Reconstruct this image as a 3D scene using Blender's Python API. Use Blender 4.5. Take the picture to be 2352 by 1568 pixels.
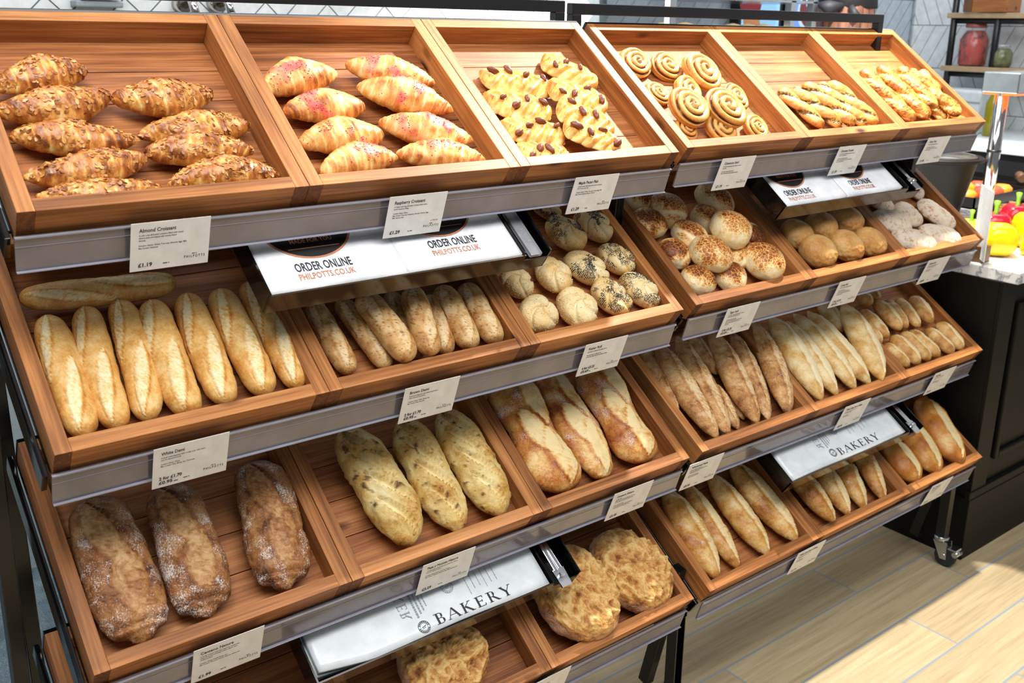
import bpy, bmesh, math, random
import numpy as np
from mathutils import Vector, Matrix
PI = math.pi
C = bpy.context.scene.collection
for o in list(bpy.data.objects):
    bpy.data.objects.remove(o)
scene = bpy.context.scene

# ---------------------------------------------------------------- camera
Z0 = 1.32                                   # height of the front edge of the top row of trays
cam_d = bpy.data.cameras.new('camera')
cam = bpy.data.objects.new('camera', cam_d); C.objects.link(cam)
scene.camera = cam
pitch, yaw, roll = 0.2841, 0.6773, -0.0185
cy, sy, cp, sp, cr, sr = math.cos(yaw), math.sin(yaw), math.cos(pitch), math.sin(pitch), math.cos(roll), math.sin(roll)
fwd = Vector((sy*cp, cy*cp, -sp)); rgt = Vector((cy, -sy, 0)); dwn = fwd.cross(rgt)
r2 = cr*rgt + sr*dwn; d2 = -sr*rgt + cr*dwn
cam.matrix_world = Matrix(((r2.x, -d2.x, -fwd.x, -0.2538), (r2.y, -d2.y, -fwd.y, -1.3465), (r2.z, -d2.z, -fwd.z, Z0 + 0.2358), (0, 0, 0, 1)))
cam_d.sensor_width = 36; cam_d.lens = 2252.3/2352*36
cam_d.shift_x = -43.7/2352; cam_d.shift_y = -67.3/2352
cam_d.clip_start = 0.05
cam_d.dof.use_dof = True; cam_d.dof.focus_distance = 1.75; cam_d.dof.aperture_fstop = 7.0

# ---------------------------------------------------------------- light, world, exposure
scene.view_settings.view_transform = 'Standard'; scene.view_settings.look = 'None'
scene.view_settings.gamma = 1; scene.view_settings.use_curve_mapping = False
scene.view_settings.exposure = 0.0
w = bpy.data.worlds.new('world'); scene.world = w; w.use_nodes = True
w.node_tree.nodes['Background'].inputs[0].default_value = (0.83, 0.9, 1.0, 1)
w.node_tree.nodes['Background'].inputs[1].default_value = 0.26
def light(name, kind, loc, target, energy, color=(1, 1, 1), size=1.0, size_y=None, spot=None, blend=.3):
    l = bpy.data.lights.new(name, kind); l.energy = energy; l.color = color
    o = bpy.data.objects.new(name, l); C.objects.link(o); o.location = loc
    o.rotation_euler = (Vector(target) - Vector(loc)).to_track_quat('-Z', 'Y').to_euler()
    if kind == 'AREA':
        l.size = size
        if size_y: l.shape = 'RECTANGLE'; l.size_y = size_y
    else: l.shadow_soft_size = size
    if spot: l.spot_size = math.radians(spot); l.spot_blend = blend
    return o
light('ceiling_panel_light', 'AREA', (0.6, -1.3, 3.1), (0.9, 0.0, .8), 78, (1, .99, .985), 3.2, 1.0)
light('rear_panel_light', 'AREA', (1.0, 1.0, 3.1), (1.0, 0.7, 0), 30, (1, .98, .96), 3.4, .6)
light('shelf_spot_light', 'SPOT', (2.32, .20, 3.05), (2.22, .15, 0), 560, (1, .95, .87), .05, spot=97, blend=.10)
light('left_panel_light', 'AREA', (-.3, -.1, 3.1), (.1, .1, 1.2), 17, (1, .97, .93), .9, .6)
light('prep_area_light', 'AREA', (3.9, .7, 2.9), (3.9, .8, 0), 24, (.95, .98, 1), 1.6, 1.0)

# ---------------------------------------------------------------- helpers
def lin(c): return tuple(((v/255)/12.92 if v/255 <= .04045 else ((v/255+.055)/1.055)**2.4) for v in c[:3]) + (1,)
class NT:
    def __init__(s, name):
        s.m = bpy.data.materials.new(name); s.m.use_nodes = True; s.t = s.m.node_tree
        s.b = s.t.nodes['Principled BSDF']
    def n(s, kind, **kw):
        nd = s.t.nodes.new(kind)
        for k, v in kw.items():
            if k.startswith('i_'):
                nd.inputs[int(k[2:]) if k[2:].isdigit() else k[2:].replace('_', ' ')].default_value = v
            else: setattr(nd, k, v)
        return nd
    def l(s, a, b): s.t.links.new(a, b)
    def math(s, op, a, b=None, clamp=False):
        nd = s.n('ShaderNodeMath', operation=op, use_clamp=clamp)
        for i, v in enumerate((a, b)):
            if v is None: continue
            if isinstance(v, (int, float)): nd.inputs[i].default_value = v
            else: s.l(v, nd.inputs[i])
        return nd.outputs[0]
    def mix(s, f, a, b):
        nd = s.n('ShaderNodeMix', data_type='RGBA')
        for i, v in ((0, f), (6, a), (7, b)):
            if isinstance(v, (int, float)): nd.inputs[i].default_value = v
            elif isinstance(v, tuple): nd.inputs[i].default_value = v
            else: s.l(v, nd.inputs[i])
        return nd.outputs[2]
    def noise(s, vec, scale, detail=3, rough=.55):
        nd = s.n('ShaderNodeTexNoise'); nd.inputs['Scale'].default_value = scale
        nd.inputs['Detail'].default_value = detail; nd.inputs['Roughness'].default_value = rough
        s.l(vec, nd.inputs['Vector']); return nd.outputs[0]
    def ramp(s, f, stops):
        nd = s.n('ShaderNodeValToRGB'); e = nd.color_ramp.elements
        while len(e) < len(stops): e.new(0.5)
        for i, (p, c) in enumerate(stops):
            e[i].position = p; e[i].color = lin(c)
        s.l(f, nd.inputs[0]); return nd.outputs[0]
    def attr(s, name):
        nd = s.n('ShaderNodeAttribute', attribute_name=name); return nd.outputs['Fac']
    def bump(s, h, strength=.3, dist=.002):
        nd = s.n('ShaderNodeBump'); nd.inputs['Strength'].default_value = strength; nd.inputs['Distance'].default_value = dist
        s.l(h, nd.inputs['Height']); s.l(nd.outputs[0], s.b.inputs['Normal'])
    def set(s, **kw):
        for k, v in kw.items(): s.b.inputs[k.replace('_', ' ')].default_value = v
        return s
def flat(name, rgb, rough=.5, metal=0., **kw):
    t = NT(name); t.set(Base_Color=lin(rgb), Roughness=rough, Metallic=metal, **kw)
    v = t.n('ShaderNodeTexCoord').outputs['Object']
    f = t.noise(v, 30, 3)
    c = t.ramp(f, [(.3, tuple(max(0, x*.95) for x in rgb)), (.7, tuple(min(255, x*1.03) for x in rgb))])
    t.l(c, t.b.inputs['Base Color'])
    return t.m
def wood(name, axis, stops, rough=.5, scale=1.0):
    t = NT(name)
    tc = t.n('ShaderNodeTexCoord').outputs['Object']
    rnd = t.n('ShaderNodeObjectInfo').outputs['Random']
    off = t.n('ShaderNodeCombineXYZ')
    for i in range(3): t.l(t.math('MULTIPLY', rnd, (7.3, 13.1, 9.7)[i]), off.inputs[i])
    add = t.n('ShaderNodeVectorMath', operation='ADD'); t.l(tc, add.inputs[0]); t.l(off.outputs[0], add.inputs[1])
    mp = t.n('ShaderNodeMapping'); mp.inputs['Scale'].default_value = (3.2, 75, 75) if axis == 0 else (75, 3.2, 75)
    t.l(add.outputs[0], mp.inputs[0])
    n1 = t.noise(mp.outputs[0], 1.0*scale, 4, .6)
    mp2 = t.n('ShaderNodeMapping'); mp2.inputs['Scale'].default_value = (8, 260, 260) if axis == 0 else (260, 8, 260)
    t.l(add.outputs[0], mp2.inputs[0])
    n2 = t.noise(mp2.outputs[0], 1.0, 2, .5)
    n3 = t.noise(add.outputs[0], 5, 2)
    vo = t.n('ShaderNodeTexVoronoi'); vo.inputs['Scale'].default_value = 1.0
    mp3 = t.n('ShaderNodeMapping'); mp3.inputs['Scale'].default_value = (5.5, 13, 13) if axis == 0 else (13, 5.5, 13)
    t.l(add.outputs[0], mp3.inputs[0]); t.l(mp3.outputs[0], vo.inputs['Vector'])
    gate = t.math('GREATER_THAN', t.n('ShaderNodeSeparateColor').outputs[0], .62)
    sc = [n for n in t.t.nodes if n.type == 'SEPARATE_COLOR'][-1]; t.l(vo.outputs['Color'], sc.inputs[0])
    knot = t.math('MULTIPLY', gate, t.math('MULTIPLY', t.math('SUBTRACT', .16, vo.outputs['Distance']), 11, True), True)
    v = t.math('ADD', t.math('MULTIPLY', n1, .75), t.math('MULTIPLY', n2, .5))
    v = t.math('SUBTRACT', t.math('ADD', v, t.math('MULTIPLY', n3, .3)), .22)
    v = t.math('ADD', v, t.math('MULTIPLY', t.math('SUBTRACT', rnd, .5), .22))
    col = t.ramp(v, stops)
    col = t.mix(knot, col, lin((70, 34, 16)))
    t.l(col, t.b.inputs['Base Color']); t.set(Roughness=rough)
    t.b.inputs['Specular IOR Level'].default_value = .3
    t.bump(v, .12, .001)
    return t.m
WS = [(.26, (104, 60, 28)), (.5, (153, 96, 49)), (.66, (181, 119, 65)), (.88, (207, 148, 90))]
WB = [(.26, (92, 50, 25)), (.48, (138, 82, 44)), (.64, (168, 107, 60)), (.88, (196, 136, 84))]
M = {}
M['wood_x'] = wood('stained_pine_along', 0, WS)
M['wood_y'] = wood('stained_pine_across', 1, WS)
M['wood_end'] = wood('stained_pine_end_grain', 1, [(.3, (74, 38, 18)), (.6, (112, 64, 32)), (.85, (140, 86, 46))], .6, 2.0)
M['wood_base'] = wood('stained_pine_slats', 0, WB, .55, .8)
M['black'] = flat('black_powder_coat', (20, 20, 21), .32)
M['gloss_black'] = flat('black_acrylic', (10, 10, 12), .08)
M['black_cab'] = flat('black_painted_wood', (16, 15, 12), .5)
M['black_cab'].node_tree.nodes['Principled BSDF'].inputs['Specular IOR Level'].default_value = .2
M['bronze'] = flat('smoked_acrylic', (58, 48, 36), .12)
M['card'] = flat('white_card', (232, 232, 230), .6)
M['ink'] = flat('black_ink', (38, 38, 44), .6)
M['grey_ink'] = flat('grey_ink', (150, 160, 168), .6)
M['copper_ink'] = flat('copper_ink', (196, 128, 92), .5)
M['badge'] = flat('badge_black', (22, 22, 24), .5)
M['paper'] = flat('white_paper_bag', (240, 242, 244), .45)
M['film'] = flat('glossy_white_bag', (226, 232, 234), .22)
M['steel'] = flat('brushed_steel', (190, 190, 190), .22, 1.)
M['zinc'] = flat('zinc_plate', (200, 204, 208), .25, 1.)
M['rubber'] = flat('rubber', (34, 36, 40), .6)
M['pole'] = flat('chrome_pole', (205, 200, 195), .12, 1.)
def strip_mat():
    t = NT('price_strip_plastic'); v = t.n('ShaderNodeTexCoord').outputs['Object']
    f = t.noise(v, 9, 3)
    c = t.ramp(f, [(.35, (102, 96, 99)), (.65, (124, 117, 122))])
    t.l(c, t.b.inputs['Base Color']); t.set(Roughness=.16); t.b.inputs['Coat Weight'].default_value = .6; t.b.inputs['Coat Roughness'].default_value = .06
    return t.m
M['strip'] = strip_mat()
M['strip_edge'] = flat('price_strip_edge', (150, 150, 164), .15)

def mesh_from(name, verts, faces, mats, smooth=False):
    me = bpy.data.meshes.new(name); me.from_pydata([tuple(v) for v in verts], [], faces); me.update()
    for m in (mats if isinstance(mats, (list, tuple)) else [mats]): me.materials.append(m)
    if smooth: me.polygons.foreach_set('use_smooth', [True]*len(me.polygons))
    return me
def link(name, me, parent=None):
    o = bpy.data.objects.new(name, me); C.objects.link(o)
    if parent is not None: o.parent = parent
    return o
def tag(o, label, cat, group=None, kind=None):
    if label: o['label'] = label
    if cat: o['category'] = cat
    if group: o['group'] = group
    if kind: o['kind'] = kind
    return o
def thing(name, label, cat, mat=None, group=None, loc=None):
    o = bpy.data.objects.new(name, None); C.objects.link(o); o.empty_display_size = .05
    if mat is not None: o.matrix_world = mat
    if loc is not None: o.location = loc
    return tag(o, label, cat, group)
class B:
    """collects boxes, tubes and lathes, then becomes one mesh object"""
    def __init__(s): s.bm = bmesh.new()
    def box(s, x0, x1, y0, y1, z0, z1, bev=0.0, mi=0, mat=None):
        r = bmesh.ops.create_cube(s.bm, size=1)['verts']
        bmesh.ops.scale(s.bm, vec=(x1-x0, y1-y0, z1-z0), verts=r)
        bmesh.ops.translate(s.bm, vec=((x0+x1)/2, (y0+y1)/2, (z0+z1)/2), verts=r)
        if mat is not None: bmesh.ops.transform(s.bm, matrix=mat, verts=r)
        fs = set(f for v in r for f in v.link_faces)
        for f in fs: f.material_index = mi
        if bev:
            es = list(set(e for v in r for e in v.link_edges))
            bmesh.ops.bevel(s.bm, geom=es, offset=bev, segments=2, affect='EDGES', profile=.5)
        return s
    def bar(s, a, b, wx, wy, mi=0, up=(0, 0, 1)):
        a, b = Vector(a), Vector(b); d = b-a; L = d.length
        z = d.normalized(); u = Vector(up)
        if abs(z.dot(u)) > .98: u = Vector((0, 1, 0))
        x = u.cross(z).normalized(); y = z.cross(x)
        m = Matrix(((x.x, y.x, z.x, a.x), (x.y, y.y, z.y, a.y), (x.z, y.z, z.z, a.z), (0, 0, 0, 1)))
        return s.box(-wx/2, wx/2, -wy/2, wy/2, 0, L, 0.0015, mi, m)
    def tube(s, pts, r, seg=12, mi=0, cap=True):
        pts = [Vector(p) for p in pts]; rings = []
        rr = r if isinstance(r, (list, tuple)) else [r]*len(pts)
        prev = None
        for i, p in enumerate(pts):
            d = (pts[min(i+1, len(pts)-1)] - pts[max(i-1, 0)]).normalized()
            u = prev if prev is not None else (Vector((0, 0, 1)) if abs(d.z) < .9 else Vector((1, 0, 0)))
            x = (u - d*u.dot(d)).normalized(); y = d.cross(x); prev = x
            rings.append([s.bm.verts.new(p + (x*math.cos(2*PI*k/seg) + y*math.sin(2*PI*k/seg))*rr[i]) for k in range(seg)])
        for a, b in zip(rings[:-1], rings[1:]):
            for k in range(seg):
                f = s.bm.faces.new((a[k], a[(k+1) % seg], b[(k+1) % seg], b[k])); f.smooth = True; f.material_index = mi
        if cap:
            for rg in (rings[0][::-1], rings[-1]):
                f = s.bm.faces.new(rg); f.material_index = mi
        return s
    def lathe(s, prof, seg=32, c=(0, 0, 0), mi=0, lobes=0, amp=0.):
        rings = []
        for r, z in prof:
            rings.append([s.bm.verts.new((c[0]+r*(1+amp*math.cos(lobes*2*PI*k/seg))*math.cos(2*PI*k/seg), c[1]+r*(1+amp*math.cos(lobes*2*PI*k/seg))*math.sin(2*PI*k/seg), c[2]+z)) for k in range(seg)])
        for a, b in zip(rings[:-1], rings[1:]):
            for k in range(seg):
                f = s.bm.faces.new((a[k], a[(k+1) % seg], b[(k+1) % seg], b[k])); f.smooth = True; f.material_index = mi
        for rg in (rings[0][::-1], rings[-1]):
            f = s.bm.faces.new(rg); f.material_index = mi
        return s
    def prism(s, poly, z0, z1, mi=0, mat=None):
        a = [s.bm.verts.new((x, y, z0)) for x, y in poly]; b = [s.bm.verts.new((x, y, z1)) for x, y in poly]
        n = len(poly); fs = [s.bm.faces.new(a[::-1]), s.bm.faces.new(b)]
        for k in range(n): fs.append(s.bm.faces.new((a[k], a[(k+1) % n], b[(k+1) % n], b[k])))
        for f in fs: f.material_index = mi
        if mat is not None: bmesh.ops.transform(s.bm, matrix=mat, verts=a+b)
        return s
    def obj(s, name, mats, parent=None, recalc=True):
        if recalc: bmesh.ops.recalc_face_normals(s.bm, faces=s.bm.faces[:])
        me = bpy.data.meshes.new(name); s.bm.to_mesh(me); s.bm.free()
        for m in (mats if isinstance(mats, (list, tuple)) else [mats]): me.materials.append(m)
        return link(name, me, parent)
def struct(o): o['kind'] = 'structure'; return o
# ---------------------------------------------------------------- the room shell
def rot_x(a): return Matrix.Rotation(a, 4, 'X')
def rot_z(a): return Matrix.Rotation(a, 4, 'Z')
def T(x, y, z): return Matrix.Translation((x, y, z))

def floor_mat():
    t = NT('oak_plank_tiles')
    tc = t.n('ShaderNodeTexCoord').outputs['Object']
    br = t.n('ShaderNodeTexBrick'); br.offset = .37; br.offset_frequency = 2
    mp = t.n('ShaderNodeMapping'); mp.inputs['Location'].default_value = FLOOR_OFF
    t.l(tc, mp.inputs[0]); t.l(mp.outputs[0], br.inputs['Vector'])
    for k, v in (('Scale', 1), ('Mortar Size', .0030), ('Mortar Smooth', .1), ('Bias', 0), ('Brick Width', .92), ('Row Height', .1535)):
        br.inputs[k].default_value = v
    br.inputs['Color1'].default_value = (.1, .1, .1, 1); br.inputs['Color2'].default_value = (.9, .9, .9, 1); br.inputs['Mortar'].default_value = (0, 0, 0, 1)
    cell = t.n('ShaderNodeSeparateColor'); t.l(br.outputs['Color'], cell.inputs[0])
    off = t.n('ShaderNodeCombineXYZ'); t.l(t.math('MULTIPLY', cell.outputs[0], 17.3), off.inputs[2])
    add = t.n('ShaderNodeVectorMath', operation='ADD'); t.l(tc, add.inputs[0]); t.l(off.outputs[0], add.inputs[1])
    m2 = t.n('ShaderNodeMapping'); m2.inputs['Scale'].default_value = (2.2, 46, 1); t.l(add.outputs[0], m2.inputs[0])
    n1 = t.noise(m2.outputs[0], 1.3, 5, .62)
    m3 = t.n('ShaderNodeMapping'); m3.inputs['Scale'].default_value = (7, 220, 1); t.l(add.outputs[0], m3.inputs[0])
    n2 = t.noise(m3.outputs[0], 1, 2)
    v = t.math('ADD', t.math('ADD', t.math('MULTIPLY', n1, .7), t.math('MULTIPLY', n2, .25)), t.math('MULTIPLY', t.math('SUBTRACT', cell.outputs[0], .5), .12))
    col = t.ramp(v, [(.3, (162, 143, 110)), (.5, (186, 166, 130)), (.7, (204, 184, 146))])
    col = t.mix(br.outputs['Fac'], col, lin((140, 150, 160)))
    t.l(col, t.b.inputs['Base Color']); t.set(Roughness=.42)
    t.b.inputs['Specular IOR Level'].default_value = .35
    t.bump(v, .06, .001)
    return t.m
FLOOR_OFF = (0.36, 0.0, 0)
def slate_mat():
    t = NT('dark_slate_vinyl'); v = t.n('ShaderNodeTexCoord').outputs['Object']
    f = t.math('ADD', t.math('MULTIPLY', t.noise(v, 260, 2), .6), t.math('MULTIPLY', t.noise(v, 14, 3), .4))
    c = t.ramp(f, [(.36, (44, 56, 66)), (.52, (66, 82, 92)), (.68, (104, 120, 126))])
    t.l(c, t.b.inputs['Base Color']); t.set(Roughness=.6); return t.m
fl = mesh_from('floor', [(-2.5, -3, 0), (8, -3, 0), (8, .72, 0), (-2.5, .72, 0), (8, 4, 0), (-2.5, 4, 0)], [(0, 1, 2, 3), (3, 2, 4, 5)], [floor_mat(), slate_mat()])
fl.polygons[1].material_index = 1
struct(link('floor', fl))

M['tile'] = flat('white_glazed_tile', (228, 234, 236), .2)
M['grout'] = flat('grey_grout', (120, 132, 138), .8)
M['tile_shaded'] = flat('shaded_glazed_tile', (178, 190, 200), .22)  # white tile darkened to grey-blue: the far wall's shade put into its colour
def herringbone(x0, x1, z0, z1, w, gap, thick):
    """45 degree herringbone of 1:2 tiles in the x-z plane"""
    vs, fs = [], []
    c = math.sqrt(.5)
    n = int((x1-x0+z1-z0)/w)+4
    for i in range(-n, n):
        for j in range(-n, n):
            for k in (0, 1):
                # L-shaped repeat: horizontal tile and vertical tile in the rotated frame
                a0 = (i + 4*j)*w
                b0 = i*w if k == 0 else (i + 1)*w
                if k == 0: q = [(a0, b0), (a0+2*w, b0), (a0+2*w, b0+w), (a0, b0+w)]
                else: q = [(a0, b0), (a0+w, b0), (a0+w, b0+2*w), (a0, b0+2*w)]
                cx = sum(p[0] for p in q)/4; cz = sum(p[1] for p in q)/4
                X, Z = (cx-cz)*c, (cx+cz)*c
                if not (0 <= X+.0 <= x1-x0 and 0 <= Z <= z1-z0): continue
                b = len(vs)
                for yy in (0, -thick):
                    for (u, v) in q:
                        u2 = cx + (u-cx)*(1-gap/abs(u-cx)/2); v2 = cz + (v-cz)*(1-gap/abs(v-cz)/2)
                        vs.append((x0+(u2-v2)*c, yy, z0+(u2+v2)*c))
                fs += [(b+4, b+5, b+6, b+7), (b, b+1, b+5, b+4), (b+1, b+2, b+6, b+5), (b+2, b+3, b+7, b+6), (b+3, b, b+4, b+7)]
    return vs, fs
YB = 1.55
vs, fs = herringbone(-.9, 2.3, 1.1, 2.1, .072, .004, .004)
vs = [(x, YB+y, z) for x, y, z in vs]
b = len(vs); vs += [(-2.5, YB, 0), (2.42, YB, 0), (2.42, YB, 2.9), (-2.5, YB, 2.9)]; fs.append((b, b+1, b+2, b+3))
me = mesh_from('wall_back', vs, fs, [M['tile'], M['grout']]); me.polygons[len(fs)-1].material_index = 1
struct(link('wall_back', me))
def chevron(u0, u1, z0, z1, sp, rowh, lean, gap):
    vs, fs = [], []; r = 0; z = z0
    while z < z1:
        s = lean if r % 2 == 0 else -lean
        u = u0 - lean
        while u < u1:
            a, bq = u+gap/2, u+sp-gap/2
            q = [(a, z+gap*.6), (bq, z+gap*.6), (bq+s, z+rowh-gap*.6), (a+s, z+rowh-gap*.6)]
            k = len(vs); vs += q; fs.append((k, k+1, k+2, k+3))
            u += sp
        z += rowh; r += 1
    return vs, fs
XR = 4.72
# the far wall beyond the counter and the return wall at its right
q, f = chevron(2.44, XR, 1.0, 2.4, .09, .24, .2, .004)
vs = [(u, YB+.10-.003, z) for u, z in q]; b = len(vs); vs += [(2.42, YB+.10, 0), (XR, YB+.10, 0), (XR, YB+.10, 2.9), (2.42, YB+.10, 2.9)]
me = mesh_from('wall_far', vs, f+[(b, b+1, b+2, b+3)], [M['tile_shaded'], M['grout']]); me.polygons[len(f)].material_index = 1
struct(link('wall_far', me))
q, f = chevron(-1.6, 1.62, .95, 2.4, .07, .215, .1, .003)
vs = [(XR-.003, YB+.1-(u+1.6), z) for u, z in q]; b = len(vs); vs += [(XR, YB+.1, 0), (XR, -1.9, 0), (XR, -1.9, 2.9), (XR, YB+.1, 2.9)]
me = mesh_from('wall_right', vs, [tuple(a) for a in f]+[(b, b+1, b+2, b+3)], [M['tile'], M['grout']]); me.polygons[len(f)].material_index = 1
struct(link('wall_right', me))
struct(B().box(XR-.02, XR-.005, YB+.085, YB+.098, 0, 2.9).obj('trim_1', M['zinc']))

# ---------------------------------------------------------------- bread stands
S = [[(0.0, 0.0, -0.0, 0.6528, 0.4003), (0.0006, -0.0355, -0.3176, 0.6287, 0.4011), (0.0071, -0.0744, -0.6357, 0.6153, 0.4006), (0.0008, -0.1144, -0.9543, 0.6059, 0.4025)], [(1.2503, 0.025, 0.0028, 0.64, 0.4032), (1.252, -0.0247, -0.3187, 0.6358, 0.3986), (1.2513, -0.0713, -0.6355, 0.5882, 0.3973), (1.2535, -0.1193, -0.9529, 0.5892, 0.396)]]
RAIL_H, RAIL_T, DEP = .0483, .0225, .402
def row_frame(u, r):
    x0, y, z, t, w_ = S[u][r]
    return T(x0, y, Z0+z) @ rot_x(t)
M['strip_clear'] = M['strip_edge']
def stand(u, label):
    root = thing('bread_display_stand', label, 'display stand', group='bread display stands', loc=(S[u][3][0]+.6, .1, 0))
    inv = T(-(S[u][3][0]+.6), -.1, 0)
    def put(o):
        o.parent = root; return o
    x0 = min(S[u][r][0] for r in range(4)); x1 = max(S[u][r][0]+3*S[u][r][4] for r in range(4))
    fr = inv
    for r in range(4):
        X0, y, z, t, w_ = S[u][r]; W3 = 3*w_
        f = inv @ row_frame(u, r)
        b = B()
        b.box(0, W3, .01, .40, -.060, -.0505, .001, 0, f)
        b.box(0, W3, .40, .408, -.060, .0, .001, 0, f)
        sh = put(b.obj('shelf', M['gloss_black']))
        for s in (0, 1):
            xa = -.012 if s == 0 else W3+.004
            put(B().box(xa, xa+.008, .0, .41, -.085, -.047, .001, 0, f).obj('shelf_side', M['gloss_black']))
        # ticket strip leaning back below the front rails
        a = Vector((0, .017, -.034)); bq = Vector((0, .0325, -.0825)); g = inv @ T(X0, y, Z0+z)
        d = (bq-a).normalized(); nrm = Vector((0, -d.z, d.y))
        if nrm.y > 0: nrm = -nrm
        mm = Matrix(((1, 0, 0, 0), (0, -d.y, nrm.y, a.y), (0, -d.z, nrm.z, a.z), (0, 0, 0, 1)))
        L = (bq-a).length
        st = B().box(-.003, W3-.006, -L, 0, -.0015, .0015, 0, 0, g@mm)
        so = put(st.obj('ticket_strip', M['strip']))
        e = B()
        e.box(-.003, W3-.006, -.0022, .0006, .0015, .0045, .0005, 0, g@mm).box(-.003, W3-.006, -L-.0006, -L+.0012, .0015, .006, .0004, 0, g@mm).box(-.003, W3-.006, -.0150, -.0142, .0015, .0022, 0, 0, g@mm)
        eo = e.obj('strip_lip', M['strip_edge']); eo.parent = so
    # uprights, braces, feet
    for s in (0, 1):
        xs = (x0-.032) if s == 0 else (x1+.020)
        if u == 1 and s == 0: xs = x0-.008-.012
        if u == 1 and s == 1: xs = x1-.052
        ty = lambda z: .19+(.74-z)*.2
        top = 1.40
        put(B().bar(inv@Vector((xs, .33, .09)), inv@Vector((xs, ty(top)+.13, top)), .024, .036).obj('upright', M['black']))
        put(B().bar(inv@Vector((xs, -.05, .085)), inv@Vector((xs, -.05, .325)), .026, .03).obj('leg', M['black']))
        put(B().bar(inv@Vector((xs, .035, .06)), inv@Vector((xs, -.045, .40)), .024, .028).obj('brace', M['black']))
        put(B().bar(inv@Vector((xs, -.07, .30)), inv@Vector((xs, .33, .30)), .022, .03).obj('side_rail', M['black']))
        for yy in (-.05, .33):
            c = B().tube([inv@Vector((xs-.011, yy-.02, .032)), inv@Vector((xs-.008, yy-.02, .032)), inv@Vector((xs+.008, yy-.02, .032)), inv@Vector((xs+.011, yy-.02, .032))], [.028, .032, .032, .028], 24)
            co = put(c.obj('caster', M['rubber']))
            fk = B(); pm_ = Matrix(((0, 0, 1, 0), (1, 0, 0, 0), (0, 1, 0, 0), (0, 0, 0, 1)))
            for sx_ in (-.0155, .0125): fk.prism([(yy-.030, .026), (yy-.010, .024), (yy+.018, .078), (yy-.026, .080)], xs+sx_, xs+sx_+.003, 0, inv @ pm_)
            fk.tube([inv@Vector((xs, yy, .076)), inv@Vector((xs, yy, .094))], [.020, .023], 18).tube([inv@Vector((xs-.019, yy-.02, .037)), inv@Vector((xs+.019, yy-.02, .037))], .007, 12)
            fk.tube([inv@Vector((xs-.012, yy-.052, .050)), inv@Vector((xs+.022, yy-.052, .050))], .009, 12).box(xs-.012, xs+.020, yy-.056, yy-.030, .060, .066, .001, 0, inv)
            ko = fk.obj('caster_fork', M['zinc']); ko.parent = co
    put(B().bar(inv@Vector((x0, .33, .30)), inv@Vector((x1, .33, .30)), .03, .03).obj('cross_rail', M['black']))
    # square tube frame standing behind the top row
    fx0, fx1, fy = FRAMEX[u][0], FRAMEX[u][1], .345
    zl, zr = FRAMEZ[u]
    put(B().bar(inv@Vector((fx0, fy, zl)), inv@Vector((fx1, fy, zr)), .022, .024).obj('top_bar', M['black']))
    for xx in (fx0+.013, fx1-.013):
        put(B().bar(inv@Vector((xx, fy, .3)), inv@Vector((xx, fy, zr-.0115)), .025, .022).obj('back_post', M['black']))
    return root
FRAMEX = [(-.01, 1.177), (1.199, 2.388)]
FRAMEZ = [(1.5965, 1.5965), (1.5925, 1.5925)]
stand(0, 'black metal display stand with three trays a row at the left of the photo')
stand(1, 'black metal display stand on the right, next to the marble topped counter')

TRAYLAB = dict(
 A='wooden tray of almond croissants, top row far left', B='wooden tray of raspberry croissants in the top row', C='wooden tray of pecan plaits, right end of the left stand top row',
 D='wooden tray of cinnamon swirls in the top row', E='wooden tray of chocolate twists in the top row', F='wooden tray of cheese twists, top row far right',
 G='wooden tray of white baguettes with one lying crosswise', H='wooden tray of brown baguettes under the left paper bag dispenser', I='wooden tray of poppy seed and sesame rolls',
 J='wooden tray of crackled tiger rolls', K='wooden tray of smooth round crusty rolls', L='wooden tray of floury ciabatta rolls beside the soup kettle',
 M='wooden tray of three dark rye loaves', N='wooden tray of three pale raisin and nut loaves', O='wooden tray of three broad golden loaves',
 P='wooden tray of brown pointed wholemeal sticks', Q='wooden tray of pale pointed stick loaves', R='wooden tray of small oblong rolls at the right end',
 S='wooden tray with bare slats in the bottom left corner', T='wooden tray holding one wrinkled loaf under the printed bakery bags', U='wooden tray of two big round rustic loaves',
 V='wooden tray of four white baguettes, bottom row of the right stand', W='wooden tray of baguettes cut in half', X='wooden tray of three soft golden loaves at the bottom right')
TROOT = {}
random.seed(4)
for i, l in enumerate('ABCDEFGHIJKLMNOPQRSTUVWX'):
    u, r, c = (i % 6)//3, i//6, i % 3
    wt = S[u][r][4]
    m = row_frame(u, r) @ T(c*wt, 0, 0)
    t = thing('bread_tray', TRAYLAB[l], 'tray', m, 'wooden bread trays'); TROOT[l] = m
    g = .0006; W_ = wt-g
    B().box(RAIL_T, W_-RAIL_T, 0, RAIL_T, -RAIL_H, 0, .001).obj('front_rail', M['wood_x'], t)
    B().box(RAIL_T, W_-RAIL_T, DEP-RAIL_T, DEP, -RAIL_H, 0, .001).obj('back_rail', M['wood_x'], t)
    for xa, xb in ((g, RAIL_T), (W_-RAIL_T, W_)):
        sr = B().box(xa, xb, 0, DEP, -RAIL_H, 0, .001).obj('side_rail', [M['wood_y'], M['wood_end']], t)
        for pl in sr.data.polygons:
            if abs(pl.normal.y) > .9: pl.material_index = 1
    b = B(); n = 5; step = (DEP-2*RAIL_T)/n
    for k in range(n):
        b.box(RAIL_T, W_-RAIL_T, RAIL_T+k*step+.0007, RAIL_T+(k+1)*step-.0007, -.0475, -.040, .0008)
    b.obj('slatted_base', M['wood_base'], t)

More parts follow.
